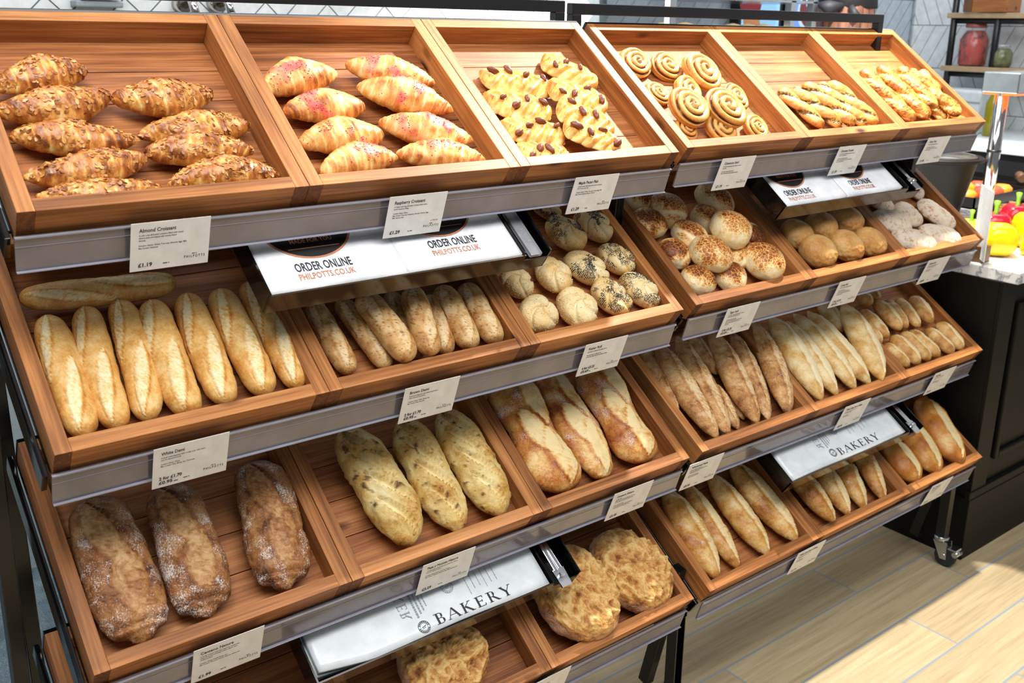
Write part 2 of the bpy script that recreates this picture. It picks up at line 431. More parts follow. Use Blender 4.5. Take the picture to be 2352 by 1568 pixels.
# ---------------------------------------------------------------- bread: meshes
class Perlin:
    def __init__(s, seed):
        r = np.random.RandomState(seed); s.p = r.permutation(256); s.g = r.normal(size=(256, 3)); s.g /= np.linalg.norm(s.g, axis=1)[:, None]
    def __call__(s, P):
        i = np.floor(P).astype(int); f = P-i; u = f*f*f*(f*(f*6-15)+10); out = 0
        for dx in (0, 1):
            for dy in (0, 1):
                for dz in (0, 1):
                    h = s.p[(s.p[(s.p[(i[..., 0]+dx) & 255]+i[..., 1]+dy) & 255]+i[..., 2]+dz) & 255]
                    d = f-np.array([dx, dy, dz]); g = (s.g[h]*d).sum(-1)
                    wt = (u[..., 0] if dx else 1-u[..., 0])*(u[..., 1] if dy else 1-u[..., 1])*(u[..., 2] if dz else 1-u[..., 2])
                    out = out+wt*g
        return out
def fbm(P, sc, seed, octv=3, ridged=False):
    pn = Perlin(seed); o = 0; a = 1.; Q = P*sc
    for k in range(octv):
        v = pn(Q+k*17.3)
        o = o+a*((1-2*np.abs(v))*.5-.25 if ridged else v); a *= .5; Q = Q*2.05
    return o
def sm(a, b, x):
    t = np.clip((x-a)/(b-a), 0, 1); return t*t*(3-2*t)
def build(name, P, tone, flour, spot, mat):
    """P: (nu, nv, 3) closed in v, capped in u"""
    nu, nv = P.shape[:2]; me = bpy.data.meshes.new(name)
    V = P.reshape(-1, 3)
    i = np.arange(nu-1)[:, None]; j = np.arange(nv)[None, :]; j2 = (j+1) % nv
    F = np.stack([i*nv+j, (i+1)*nv+j, (i+1)*nv+j2, i*nv+j2], -1).reshape(-1, 4)
    c0 = (V[:nv]).mean(0); c1 = V[-nv:].mean(0)
    V = np.vstack([V, c0, c1]); n0 = nu*nv
    jj = np.arange(nv); T0 = np.stack([np.full(nv, n0), jj, (jj+1) % nv], -1); T1 = np.stack([np.full(nv, n0+1), (nu-1)*nv+(jj+1) % nv, (nu-1)*nv+jj], -1)
    loops = np.concatenate([F.ravel(), T0.ravel(), T1.ravel()]); nf = len(F)+2*nv
    start = np.concatenate([np.arange(len(F))*4, len(F)*4+np.arange(2*nv)*3])
    me.vertices.add(len(V)); me.vertices.foreach_set('co', V.astype(np.float32).ravel())
    me.loops.add(len(loops)); me.loops.foreach_set('vertex_index', loops.astype(np.int32))
    me.polygons.add(nf); me.polygons.foreach_set('loop_start', start.astype(np.int32))
    me.polygons.foreach_set('use_smooth', np.ones(nf, dtype=bool))
    me.update(calc_edges=True)
    for nm, A in (('tone', tone), ('flour', flour), ('spot', spot)):
        at = me.attributes.new(nm, 'FLOAT', 'POINT')
        a = np.broadcast_to(A, (nu, nv)).reshape(-1); a = np.concatenate([a, [a[:nv].mean(), a[-nv:].mean()]])
        at.data.foreach_set('value', a.astype(np.float32))
    me.materials.append(mat)
    return me
def tube_grid(nu, nv):
    th = np.linspace(.012, PI-.012, nu); t = -np.cos(th)
    a = np.linspace(-PI, PI, nv, endpoint=False)
    return np.meshgrid(t, a, indexing='ij')
def ring(a): return (a+PI) % (2*PI)-PI
def slash(t, a, t0, a0, t1, a1, hw, p=.6):
    s = (t-t0)/(t1-t0); ok = (s > 0) & (s < 1); s = np.clip(s, 0, 1)
    wd = hw*np.sin(PI*s)**p+1e-4; q = ring(a-(a0+(a1-a0)*s))/wd
    inside = np.where(ok, 1-sm(.75, 1.05, np.abs(q)), 0); edge = np.where(ok, np.exp(-((np.abs(q)-1.05)/.22)**2), 0)
    return inside, edge, np.where(ok, q, 9)
def shape(t, a, L, R, hz, prof, bend=0., flatb=.62, wob=None):
    r = prof
    y = R*r*np.sin(a); z = R*hz*r*np.cos(a); z = np.where(z < 0, z*flatb, z)
    x = L/2*t; y = y+bend*(1-t*t)
    return np.stack([x+0*a, y, z], -1)
def radial(P, a, d):
    P = P.copy(); P[..., 1] += d*np.sin(a); P[..., 2] += d*np.cos(a); return P

def bake_log(kind, L, R, hz, seed, rng):
    """long loaves: returns P, tone, flour, spot"""
    nu, nv = (110, 64) if L > .2 else (84, 56)
    t, a = tube_grid(nu, nv); e = np.abs(t)
    if kind in ('demi', 'brown', 'petit'): prof = (1-e**(7 if kind != 'petit' else 3.2))**.5*(1-.08*t*t)*(1+.02*np.sin(5*t+seed))
    elif kind in ('whole', 'nadal', 'gallega'): prof = np.clip(1-e**2.5, 0, 1)**.72+.02
    elif kind == 'half': prof = np.where(t < -.9, .98-.25*sm(-.97, -1, t)*0, np.clip(1-((t+1)/2.0)**2.7, 0, 1)**.72)*np.where(t < -.985, .6, 1)
    elif kind == 'vienna': prof = np.clip(1-e**3.4, 0, 1)**.62
    elif kind == 'centeno': prof = (1-e**6)**.5*(1+.05*np.sin(2.2*t+seed))*(1-.12*sm(.35, 1, t))
    elif kind == 'campera': prof = (1-e**6)**.5*(1+.11*np.sin(4.6*t+seed*1.3))
    elif kind == 'pasa': prof = np.clip(1-e**3.2, 0, 1)**.6*(1+.03*np.sin(7*t+seed))
    elif kind == 'ciab': prof = (1-e**3)**.5
    else: prof = (1-e**3)**.5
    wob = .04 if kind in ('demi', 'brown', 'petit') else .05
    bend = rng.uniform(-.05, .05)*L*.5
    if kind in ('nadal', 'whole'): bend += rng.uniform(-.01, .006)
    P = shape(t, a, L, R, hz, prof, bend)
    nz = fbm(P, 1.1/R, seed, 2); fine = fbm(P, 6/R, seed+1, 3)
    top = sm(-.2, .9, np.cos(a))
    d = R*wob*2*nz+R*.012*fine*2; tone = .48+.55*nz+.16*fine+.10*(1-top); fl = np.zeros_like(t); sp = np.zeros_like(t)
    endt = sm(.78, 1, e); tone = tone+.10*endt
    SL = []
    if kind == 'demi':
        j = rng.uniform(-.12, .12)
        SL = [(-.97, -.25+j, .15, -1.25+j, .38), (-.14, .30+j, .98, -.5+j, .46)]
    elif kind == 'brown':
        j = rng.uniform(-.2, .2)
        SL = [(-.9, -.3+j, .15, -.9+j, .42), (-.25, .55+j, .93, -.15+j, .5)]
    elif kind == 'petit': SL = [(-.9, rng.uniform(.0, .6), .9, rng.uniform(.0, .5), rng.uniform(.3, .5))]
    elif kind in ('whole', 'nadal'):
        j = rng.uniform(.05, .6); SL = [(-.85, j+.1, .88, j-.1, .46)]
    elif kind in ('gallega', 'half'):
        j = rng.uniform(.25, .65); SL = [(-.95, j, .93, j-.05, .46)]
    elif kind == 'vienna': SL = [(-.95, .18, .92, .22, .44)]
    elif kind == 'centeno': SL = [(-.9, -.55, .05, .1, .5), (-.15, .25, .72, .05, .55)]
    elif kind == 'campera': SL = [(-.95, .25, .0, .55, .52), (-.3, -.35, .55, .1, .5), (.05, .4, .97, .25, .55)]
    elif kind == 'pasa': SL = [(-.95, -.75, -.25, .4, .2), (-.6, -.8, .1, .5, .22), (-.2, -.75, .5, .55, .2), (.25, -.7, .95, .45, .2)]
    for k, (t0, a0, t1, a1, hw) in enumerate(SL):
        i, ed, q = slash(t, a, t0, a0, t1, a1, hw)
        rough = fbm(P, 9/R, seed+5+k, 3)
        if kind in ('demi', 'brown', 'nadal', 'gallega', 'half', 'petit'):
            d = d+R*(.035*i*(1+1.5*rough) + .055*ed*np.where(q > 0, 1, .2) - .10*np.exp(-((q+.95)/.16)**2))
            tone = tone-i*((.29 if kind in ('demi', 'brown') else .5)+.55*rough)+.28*ed*np.where(q > 0, 1, .35)
        elif kind == 'whole':
            d = d+R*(.03*i*(1+2*rough)+.07*ed*np.where(q < 0, 1, .2)-.10*np.exp(-((q-.95)/.16)**2))
            tone = tone-i*(.30+.8*rough)+.25*ed; sp = sp+.8*np.exp(-((q-.95)/.12)**2)*(np.abs(q) < 3)*(rough > .0)
        elif kind == 'vienna':
            d = d-R*.05*i+R*.05*ed; tone = tone-.62*i+.1*ed
        elif kind == 'centeno':
            d = d+R*(.02*i*(1+3*rough)-.07*np.exp(-((q-.98)/.13)**2)+.05*np.exp(-((q-1.2)/.15)**2))
            tone = tone-.22*i+.15*ed+.5*i*rough; fl = fl-.55*i
        elif kind == 'campera':
            d = d+R*(.05*i*(1+rough)+.04*ed); tone = tone-.46*i+.30*ed+.3*i*rough; fl = fl-.5*i
        elif kind == 'pasa':
            d = d+R*(-.20*i+.10*ed); tone = tone-.2*i+.22*ed
    if kind == 'demi': tone = tone+.02-.28*nz
    if kind == 'centeno':
        fl = fl+.66+.45*fbm(P, 1.6/R, seed+9, 3); tone = tone+.03
        d = d+R*.10*fbm(P, 2.4/R, seed+3, 4, True)
        g = np.exp(-((t-.80)/.035)**2); d = d-R*.14*g*top; tone = tone+.15*g
        knob = sm(.84, .9, t)
        P[..., 1] = P[..., 1]*(1-.42*knob); P[..., 2] = P[..., 2]*(1-.3*knob)
    if kind == 'campera':
        fl = fl+.52+.9*fbm(P, 1.2/R, seed+9, 2); d = d+R*.07*fbm(P, 2.2/R, seed+3, 3, True)
    if kind in ('whole', 'gallega', 'half'): fl = fl+.48+.6*fbm(P, 2/R, seed+9, 3)
    if kind == 'nadal': fl = fl+.30+.7*fbm(P, 2/R, seed+9, 2); tone = tone-.12
    if kind == 'ciab': fl = fl+1.02+.45*fbm(P, 2.5/R, seed+9, 3)-.7*(1-sm(-.35, .15, np.cos(a))); d = d+R*.04*fbm(P, 3/R, seed+3, 2)
    if kind == 'brown': sp = sp+1.0*(fbm(P, 11/R, seed+12, 2) > .36)
    if kind == 'pasa':
        v = fbm(P, 3.4/R, seed+12, 1); v2 = fbm(P, 9/R, seed+13, 1)
        sp = sp+sm(.33, .40, v)*1.0+.8*sm(.36, .44, v2); d = d+R*.06*sm(.25, .45, v)+R*.14*fbm(P*np.array([.55, 1, 1]), 1.7/R, seed+3, 3, True)
    if kind == 'vienna': tone = tone+.12; d = d-R*.02*fine
    if kind == 'half':
        cut = t < -.975; tone = np.where(cut, -.15, tone)
    P = radial(P, a, d)
    return P, tone, fl, sp, a, t

def bake_round(kind, L, R, hz, seed, rng):
    nu, nv = (64, 84) if kind != 'hogaza' else (96, 140)
    ph = np.linspace(.01, PI-.01, nu); th = np.linspace(-PI, PI, nv, endpoint=False)
    ph, th = np.meshgrid(ph, th, indexing='ij')
    ex = .8 if kind in ('swirl', 'hogaza') else .95
    rho = np.sin(ph)**ex; zz = np.cos(ph); zz = np.sign(zz)*np.abs(zz)**(.75 if kind != 'swirl' else .7); zz = np.where(zz < 0, zz*.6, zz)
    sx = 1+rng.uniform(.0, .10)+(.06 if kind == 'poppy' else 0); sy_ = 1-rng.uniform(.0, .08)-(.08 if kind == 'poppy' else 0); w0 = rng.uniform(0, 6)
    lob = 1+.03*np.cos(2*th+w0)+.02*np.cos(3*th+w0*2)
    P = np.stack([R*rho*lob*np.cos(th)*sx, R*rho*lob*np.sin(th)*sy_, R*hz*zz], -1)
    N = np.stack([rho*np.cos(th), rho*np.sin(th), zz*1.2], -1); N /= np.linalg.norm(N, axis=-1)[..., None]
    up = np.cos(ph); top = sm(-.1, .8, up)
    nz = fbm(P, 1.2/R, seed, 2); fine = fbm(P, 7/R, seed+1, 3)
    d = R*.06*nz+R*.015*fine; tone = .45+.35*nz+.12*fine; fl = np.zeros_like(ph); sp = np.zeros_like(ph)
    if kind in ('poppy', 'sesame'):
        tw = rng.uniform(0, 6); k = 5 if kind == 'poppy' else 4
        g = np.cos(k*(th-1.1*rho)+tw); cr_ = np.exp(-((1+g)/.11))*sm(.02, .25, rho)*sm(-.1, .35, up)
        d = d-R*.13*cr_+R*.035*(1+g)*top; tone = tone-.18*cr_-.12*top+.15*(1-top)
        if kind == 'poppy': fl = np.zeros_like(ph); sp = np.clip(sm(-.02, .22, fbm(P, 1.5/R, seed+4, 2))*sm(-.2, .3, up)*(1-.9*cr_)*.0, 0, 1)
    if kind == 'tiger':
        ax = np.array([rng.uniform(-.4, .4), rng.uniform(-.4, .4), 1]); ax /= np.linalg.norm(ax)
        cap = (N*ax).sum(-1); dark = sm(.25, .95, cap+.5*nz)
        sp = sm(.15, .6, cap+.3*nz); tone = .14+.95*dark*(.55+.45*rng.random())+.3*fine+.25*nz; d = d+R*.02*sp
        if rng.random() < .6:
            q = (N[..., 1]*math.cos(w0)+N[..., 0]*math.sin(w0)-.55)/.10; i = np.exp(-q*q)*sm(-.3, .2, up); tone = tone-.75*i; d = d-R*.05*i; sp = sp*(1-i)
    if kind == 'crusty':
        tone = tone+.06*top+.1; v = fbm(P, 3.2/R, seed+4, 2, True)
        low = sm(.0, .5, -N[..., 1]-.25*up+.15*rng.uniform(-1, 1)); d = d+R*.14*low*v; tone = tone+.4*low*v
        fl = fl+.25*top+.2*nz
    if kind == 'swirl':
        rr = np.clip(rho*1.0, 0, 1); turns = 3.0
        q = (rr*turns-(th+PI)/(2*PI)+rng.uniform(0, 1)) % 1.0
        on = sm(.0, .25, up)
        gr = np.exp(-(np.minimum(q, 1-q)/.135)**2)*on*(rr < .97)
        d = d+R*(.085*np.sin(PI*q)**.6*on-.13*gr); tone = .34+.28*rr**2+.18*np.sin(PI*q)*on+.2*nz-.05*fine; sp = np.clip(gr*1.3*sm(-.45, .1, fbm(P, 4/R, seed+4, 2)+.15), 0, 1)
        sp = np.maximum(sp, sm(.16, .08, rr)*on*.8)
    if kind == 'hogaza':
        r1 = fbm(P, 3.0/R, seed+4, 4, True); r2_ = fbm(P*np.array([1, 2.2, 1]), 5/R, seed+6, 3, True)
        rim = sm(.72, .95, rho+.25*fbm(P, 2/R, seed+8, 2))*sm(.9, .2, up)
        d = d+R*(.22*r1+.10*r2_)*(1-.75*rim)+R*.05*nz; tone = .50-1.0*r1-.7*r2_+.22*rim; tone = np.where(up < 0, .6, tone)
        fl = rim*1.0+.3*nz-.1
    P = P+N*d[..., None]
    return P, tone, fl, sp, N, up

def bake_croissant(L, R, hz, seed, rng):
    nu, nv = 150, 64
    t, a = tube_grid(nu, nv); sk = rng.uniform(.05, .12)*rng.choice([-1, 1]); ts = t+sk*np.sin(a)*(.6+.4*np.abs(t))+rng.uniform(-.08, .08)
    e = np.abs(ts); bk = [0, .17, .40, .60, .77, .90, 1.2]; rk = [1.0, .93, .80, .64, .50, .38]
    prof = np.zeros_like(e); f = np.zeros_like(e); edge = np.zeros_like(e)
    for k in range(6):
        m = (e >= bk[k]) & (e < bk[k+1]); ff = (e-bk[k])/(bk[k+1]-bk[k])
        nxt = rk[k+1] if k < 5 else .22
        prof = np.where(m, rk[k]*(1-(.03 if k == 0 else .10)*ff**2)-.55*(rk[k]-nxt)*ff, prof); f = np.where(m, ff, f)
    e2 = np.abs(t); prof = prof*np.sqrt(np.clip(1-e2**9, 0, 1))
    P = shape(t, a, L*1.02, R*1.14, hz, prof, rng.uniform(-.09, .09)*L, .6)
    P[..., 2] -= .10*R*t*t
    nz = fbm(P, 1.2/R, seed, 2); fine = fbm(P*np.array([1, .25, .25]), 14/R, seed+1, 2)
    lay = np.sin((f**.7)*9+2*nz)
    start = np.exp(-((f-.05)/.13)**2)*(e > .1)*(.45+.55*sm(-.15, .15, fbm(P, 18, seed+7, 1)))
    d = R*(.10*nz+.014*lay+.025*fine-.035*start)
    tone = .44+.16*np.sin(PI*np.clip(f, 0, 1))-.24*start-.04*np.sin(f*24+9*nz)*sm(.2, .7, f)+.75*nz+.2*fine
    tone = tone+.12*sm(.72, 1, e2)-.12*sm(.2, -.6, np.cos(a))
    P = radial(P, a, d)
    return P, tone, np.zeros_like(t), sm(.08, .34, fbm(P, 24, seed+20, 2)+.05)*sm(.0, .7, np.cos(a))*sm(.85, .45, np.abs(t)), a, t
def bake_plait(L, R, hz, seed, rng):
    nu, nv = 110, 72
    t, a = tube_grid(nu, nv); prof = (1-np.abs(t)**7)**.5*(1+.05*np.cos(9*t+seed))
    P = shape(t, a, L, R*1.18, hz*.95, prof, 0, .5)
    y = P[..., 1]/R; nz = fbm(P, 1.3/R, seed, 2); fine = fbm(P, 7/R, seed+1, 2)
    s = (t*2.6+.85*np.abs(y)+.12*nz+(y > 0)*.5) % 1.0
    strip = np.abs(np.sin(PI*s))**.55; top = sm(-.1, .3, np.cos(a))
    d = R*(.30*strip*top-.10)+R*.08*nz
    tone = .36+.42*strip*sm(.1, .9, np.cos(a)+.4*nz)+.3*nz+.1*fine
    P = radial(P, a, d)
    return P, tone, np.zeros_like(t), np.zeros_like(t), a, t
def bake_twist(kind, L, R, hz, seed, rng):
    nu, nv = 130, 56
    t, a = tube_grid(nu, nv); k = (2.1 if kind == 'torsade' else 1.8)*PI*(L/.15)
    nz0 = rng.uniform(0, 6)
    lobe = np.abs(np.cos(a*1.0-k*t/2*1.0+nz0)); prof = (.60+.40*lobe**.7)*(1-np.abs(t)**8)**.5
    P = shape(t, a, L, R*1.12, hz*.9, prof, rng.uniform(-.03, .03)*L, .65)
    nz = fbm(P, 1.5/R, seed, 2); fine = fbm(P, 9/R, seed+1, 2); flake = fbm(P*np.array([.3, 1, 1]), 16/R, seed+2, 2, True)
    valley = 1-sm(.3, .72, lobe)
    d = R*(.08*nz+.03*fine)+(R*.20*flake if kind == 'cheese' else 0)
    tone = .30+.35*lobe+.35*nz+.15*fine+(.14-.9*flake if kind == 'cheese' else 0)+.25*sm(.85, 1, np.abs(t))
    sp = valley*sm(-.3, .05, fbm(P, 5/R, seed+4, 2)) if kind == 'torsade' else np.zeros_like(t)
    P = radial(P, a, d)
    return P, tone, np.zeros_like(t), sp, a, t

# ---------------------------------------------------------------- bread: crust materials
def crust(name, stops, rough=.5, namt=.22, nscale=40, bump=.35, flour=(240, 232, 222), fscale=420, famt=.8, spot=(40, 24, 16), crack=None, spotmix=.9, spec=.35, crease=0., fine=.36):
    t = NT(name); tc = t.n('ShaderNodeTexCoord').outputs['Object']
    n1 = t.noise(tc, nscale, 4, .6); n2 = t.noise(tc, 320, 3, .6)
    v = t.math('ADD', t.attr('tone'), t.math('MULTIPLY', t.math('SUBTRACT', n1, .5), namt*2))
    v = t.math('ADD', v, t.math('MULTIPLY', t.math('SUBTRACT', n2, .5), fine))
    n3 = t.noise(tc, 130, 3, .6); v = t.math('ADD', v, t.math('MULTIPLY', t.math('SUBTRACT', n3, .5), fine*.6))
    hgt = t.math('ADD', t.math('MULTIPLY', n1, .5), t.math('MULTIPLY', n2, .5))
    if crease:
        nd = t.n('ShaderNodeTexNoise'); nd.inputs['Scale'].default_value = 38; nd.inputs['Detail'].default_value = 3; nd.inputs['Distortion'].default_value = .8; t.l(tc, nd.inputs['Vector'])
        ln = t.math('SUBTRACT', 1, t.math('MULTIPLY', t.math('ABSOLUTE', t.math('SUBTRACT', nd.outputs[0], .5)), 14, True), True)
        v = t.math('ADD', v, t.math('MULTIPLY', ln, crease)); hgt = t.math('SUBTRACT', hgt, t.math('MULTIPLY', ln, crease*2.2))
    if crack:
        ds = t.n('ShaderNodeVectorMath', operation='ADD'); nn = t.n('ShaderNodeTexNoise'); nn.inputs['Scale'].default_value = 45
        t.l(tc, nn.inputs['Vector']); sc = t.n('ShaderNodeVectorMath', operation='SCALE'); sc.inputs['Scale'].default_value = .012
        t.l(nn.outputs['Color'], sc.inputs[0]); t.l(tc, ds.inputs[0]); t.l(sc.outputs[0], ds.inputs[1])
        vo = t.n('ShaderNodeTexVoronoi', feature='DISTANCE_TO_EDGE'); vo.inputs['Scale'].default_value = 120; t.l(ds.outputs[0], vo.inputs['Vector'])
        cr_ = t.math('MULTIPLY', t.math('MULTIPLY', t.math('SUBTRACT', .11, vo.outputs['Distance']), 11, True), t.attr('spot'))
        v = t.math('SUBTRACT', v, t.math('MULTIPLY', cr_, .40)); hgt = t.math('SUBTRACT', hgt, t.math('MULTIPLY', cr_, .8))
    col = t.ramp(v, stops)
    if not crack: col = t.mix(t.math('MULTIPLY', t.attr('spot'), spotmix, True), col, lin(spot))
    f1 = t.noise(tc, fscale, 3, .7)
    fm = t.math('MULTIPLY', t.math('ADD', t.math('SUBTRACT', f1, 1.02), t.math('MULTIPLY', t.attr('flour'), .72)), 5, True)
    col = t.mix(t.math('MULTIPLY', fm, famt), col, lin(flour))
    t.l(col, t.b.inputs['Base Color']); t.set(Roughness=rough); t.b.inputs['Specular IOR Level'].default_value = spec
    t.bump(hgt, bump, .0016)
    return t.m
CR = {}
CR['demi'] = crust('white_baguette_crust', [(.05, (246, 228, 184)), (.28, (240, 208, 146)), (.5, (226, 176, 100)), (.72, (204, 138, 62)), (1, (150, 86, 36))], .42, .16, 60)
CR['brown'] = crust('brown_baguette_crust', [(.05, (228, 200, 154)), (.3, (216, 178, 120)), (.55, (196, 148, 88)), (.8, (168, 112, 58)), (1, (120, 74, 38))], .5, .16, 60, spot=(92, 60, 36), spotmix=.75)
CR['petit'] = crust('small_roll_crust', [(.05, (238, 214, 164)), (.3, (226, 186, 122)), (.55, (206, 152, 82)), (.8, (178, 118, 54)), (1, (130, 78, 34))], .42, .16, 60)
CR['whole'] = crust('wholemeal_crust', [(.05, (232, 204, 158)), (.3, (216, 174, 118)), (.55, (194, 142, 84)), (.8, (160, 104, 54)), (1, (108, 66, 34))], .6, .26, 60, .6, spot=(66, 42, 26), famt=.7, crease=.14, fine=.55)
CR['nadal'] = crust('pale_stick_crust', [(.05, (240, 222, 178)), (.3, (230, 200, 142)), (.55, (214, 170, 100)), (.8, (188, 128, 58)), (1, (136, 82, 36))], .5, .24, 50, .5, famt=.5, crease=.10, fine=.4)
CR['gallega'] = CR['half'] = crust('country_baguette_crust', [(.05, (238, 214, 162)), (.3, (224, 182, 112)), (.55, (204, 146, 72)), (.8, (172, 106, 46)), (1, (124, 70, 30))], .4, .24, 50, .5, famt=.75, crease=.10, fine=.4)
CR['vienna'] = crust('soft_loaf_crust', [(.05, (242, 220, 166)), (.25, (232, 196, 128)), (.5, (206, 142, 66)), (.75, (182, 112, 44)), (1, (140, 80, 30))], .4, .12, 60)
CR['centeno'] = crust('rye_crust', [(.05, (206, 164, 112)), (.3, (184, 136, 84)), (.55, (158, 104, 58)), (.8, (122, 74, 38)), (1, (76, 44, 22))], .5, .26, 70, .7, famt=.85, crease=.16, fine=.5)
CR['pasa'] = crust('raisin_loaf_crust', [(.05, (240, 224, 172)), (.3, (230, 206, 144)), (.55, (216, 184, 112)), (.8, (192, 142, 66)), (1, (150, 96, 40))], .5, .18, 40, .5, spot=(84, 42, 20), crease=.10)
CR['campera'] = crust('golden_loaf_crust', [(.05, (240, 214, 158)), (.3, (226, 180, 108)), (.55, (200, 134, 66)), (.8, (166, 92, 40)), (1, (118, 62, 26))], .42, .24, 40, .55, famt=.75, crease=.12)
CR['ciab'] = crust('ciabatta_crust', [(.05, (226, 200, 160)), (.35, (206, 168, 118)), (.6, (184, 134, 80)), (1, (140, 92, 48))], .7, .2, 50, flour=(232, 220, 202), fscale=160, famt=.75)
CR['poppy'] = CR['sesame'] = crust('seeded_roll_crust', [(.05, (244, 230, 190)), (.3, (238, 212, 156)), (.55, (224, 182, 112)), (.8, (196, 142, 72)), (1, (150, 98, 46))], .5, .12, 50)
CR['tiger'] = crust('tiger_roll_crust', [(.05, (242, 222, 178)), (.25, (234, 200, 136)), (.48, (214, 152, 74)), (.7, (172, 96, 36)), (.92, (104, 52, 22))], .42, .14, 50, .4, crack=True, fine=.2)
CR['crusty'] = crust('crusty_roll_crust', [(.05, (232, 204, 154)), (.35, (220, 178, 116)), (.6, (202, 150, 84)), (.85, (172, 114, 56)), (1, (132, 82, 40))], .5, .1, 40, fscale=220, famt=.4)
CR['hogaza'] = crust('rustic_loaf_crust', [(.05, (232, 192, 122)), (.28, (214, 162, 92)), (.5, (190, 130, 68)), (.75, (150, 92, 46)), (1, (104, 60, 28))], .55, .28, 70, .7, flour=(190, 154, 130), famt=.75, crease=.2)
CR['almond'] = crust('dark_croissant_crust', [(.02, (242, 212, 142)), (.25, (228, 174, 92)), (.5, (198, 126, 54)), (.76, (152, 82, 30)), (1, (96, 46, 16))], .3, .22, 45, .3, spec=.5)
CR['raspberry'] = crust('pale_croissant_crust', [(.05, (246, 222, 166)), (.28, (236, 194, 122)), (.52, (222, 158, 84)), (.78, (194, 116, 52)), (1, (146, 80, 34))], .4, .14, 45, .3, spot=(230, 92, 96), spotmix=.75)
CR['plait'] = crust('pecan_plait_crust', [(.05, (248, 228, 170)), (.3, (240, 206, 132)), (.55, (228, 176, 92)), (.8, (204, 138, 58)), (1, (160, 96, 40))], .3, .14, 45, .25, spec=.5)
CR['swirl'] = crust('cinnamon_swirl_crust', [(.05, (246, 222, 160)), (.3, (236, 200, 128)), (.55, (222, 168, 88)), (.8, (196, 132, 58)), (1, (150, 92, 40))], .4, .12, 45, .3, spot=(104, 54, 30), spotmix=1.0, spec=.5)
CR['torsade'] = crust('chocolate_twist_crust', [(.05, (246, 222, 150)), (.3, (236, 194, 108)), (.55, (220, 160, 76)), (.8, (190, 120, 50)), (1, (140, 82, 34))], .35, .14, 45, .25, spot=(58, 32, 20), spec=.45)
CR['cheese'] = crust('cheese_twist_crust', [(.05, (246, 216, 140)), (.3, (234, 184, 98)), (.55, (212, 146, 64)), (.8, (176, 100, 40)), (1, (116, 62, 26))], .4, .24, 60, .5, spec=.4, crease=.2)
def flake_mat():
    t = NT('toasted_almond_flake'); v = t.n('ShaderNodeTexCoord').outputs['Object']
    t.l(t.ramp(t.noise(v, 70, 2), [(.34, (118, 62, 24)), (.48, (184, 118, 52)), (.62, (224, 170, 96))]), t.b.inputs['Base Color']); t.set(Roughness=.3); return t.m
M['almond_flake'] = flake_mat()
M['poppy_seed'] = flat('poppy_seed', (42, 44, 52), .5)
M['sesame_seed'] = flat('sesame_seed', (244, 232, 200), .45)
M['pecan'] = flat('pecan_nut', (122, 62, 34), .35)
M['crumb'] = flat('raspberry_crumb', (222, 84, 90), .5)

def scatter(name, P, mask, n, size, mat, parent, rng, form, flat_=.35, lift=.2):
    """small pieces lying on the crust, gathered into one part"""
    nu, nv = P.shape[:2]
    dPu = np.gradient(P, axis=0); dPv = np.roll(P, -1, 1)-np.roll(P, 1, 1)
    N = np.cross(dPv, dPu); N /= (np.linalg.norm(N, axis=-1)[..., None]+1e-9)
    if N[nu//2, nv//2][2] < 0 and np.abs(P[nu//2, nv//2][2]) > 0: pass
    ctr = P.reshape(-1, 3).mean(0); s = np.sign(((P-ctr)*N).sum(-1)); N = N*s[..., None]
    area = np.linalg.norm(np.cross(dPu, dPv), axis=-1); wgt = (area*mask).ravel(); wgt = wgt/wgt.sum()
    idx = np.array(rng.choices(range(nu*nv), weights=wgt.tolist(), k=n))
    Pf = P.reshape(-1, 3)[idx]+(np.array([[rng.uniform(-1, 1) for _ in range(3)] for _ in idx]))*.0006; Nf = N.reshape(-1, 3)[idx]
    vs, fs = [], []
    for p, nn in zip(Pf, Nf):
        nn = Vector(nn); x = nn.orthogonal().normalized(); y = nn.cross(x); an = rng.uniform(0, 6.28)
        x, y = x*math.cos(an)+y*math.sin(an), y*math.cos(an)-x*math.sin(an)
        s1 = size*rng.uniform(.7, 1.25); b = len(vs); p = Vector(p)+nn*size*lift*.5
        if form == 'flake':
            nn2 = (nn+x*rng.uniform(-.35, .35)+y*rng.uniform(-.35, .35)).normalized(); y = nn2.cross(x).normalized(); x = y.cross(nn2)
            k = 7
            for lv in (-.5, .5):
                for q in range(k):
                    c, s_ = math.cos(2*PI*q/k), math.sin(2*PI*q/k); vs.append(p+x*c*s1+y*s_*s1*.62+nn2*lv*size*.14)
            fs += [tuple(b+k+q for q in range(k)), tuple(b+q for q in range(k))[::-1]]+[(b+q, b+(q+1) % k, b+k+(q+1) % k, b+k+q) for q in range(k)]
        else:
            vs += [p+x*s1, p+y*s1*.6, p-x*s1, p-y*s1*.6, p+nn*s1*flat_, p-nn*s1*flat_]
            fs += [(b, b+1, b+4), (b+1, b+2, b+4), (b+2, b+3, b+4), (b+3, b, b+4), (b+1, b, b+5), (b+2, b+1, b+5), (b+3, b+2, b+5), (b, b+3, b+5)]
    me = mesh_from(name, vs, fs, mat, form != 'flake')
    o = link(name, me, parent); o['kind'] = 'stuff'
    return o
def pecan_mesh():
    b = B(); prof = [(.0005, -.011), (.003, -.009), (.0052, -.004), (.0056, .001), (.0042, .007), (.002, .010), (.0005, .011)]
    b.lathe(prof, 12, lobes=4, amp=.16)
    return b
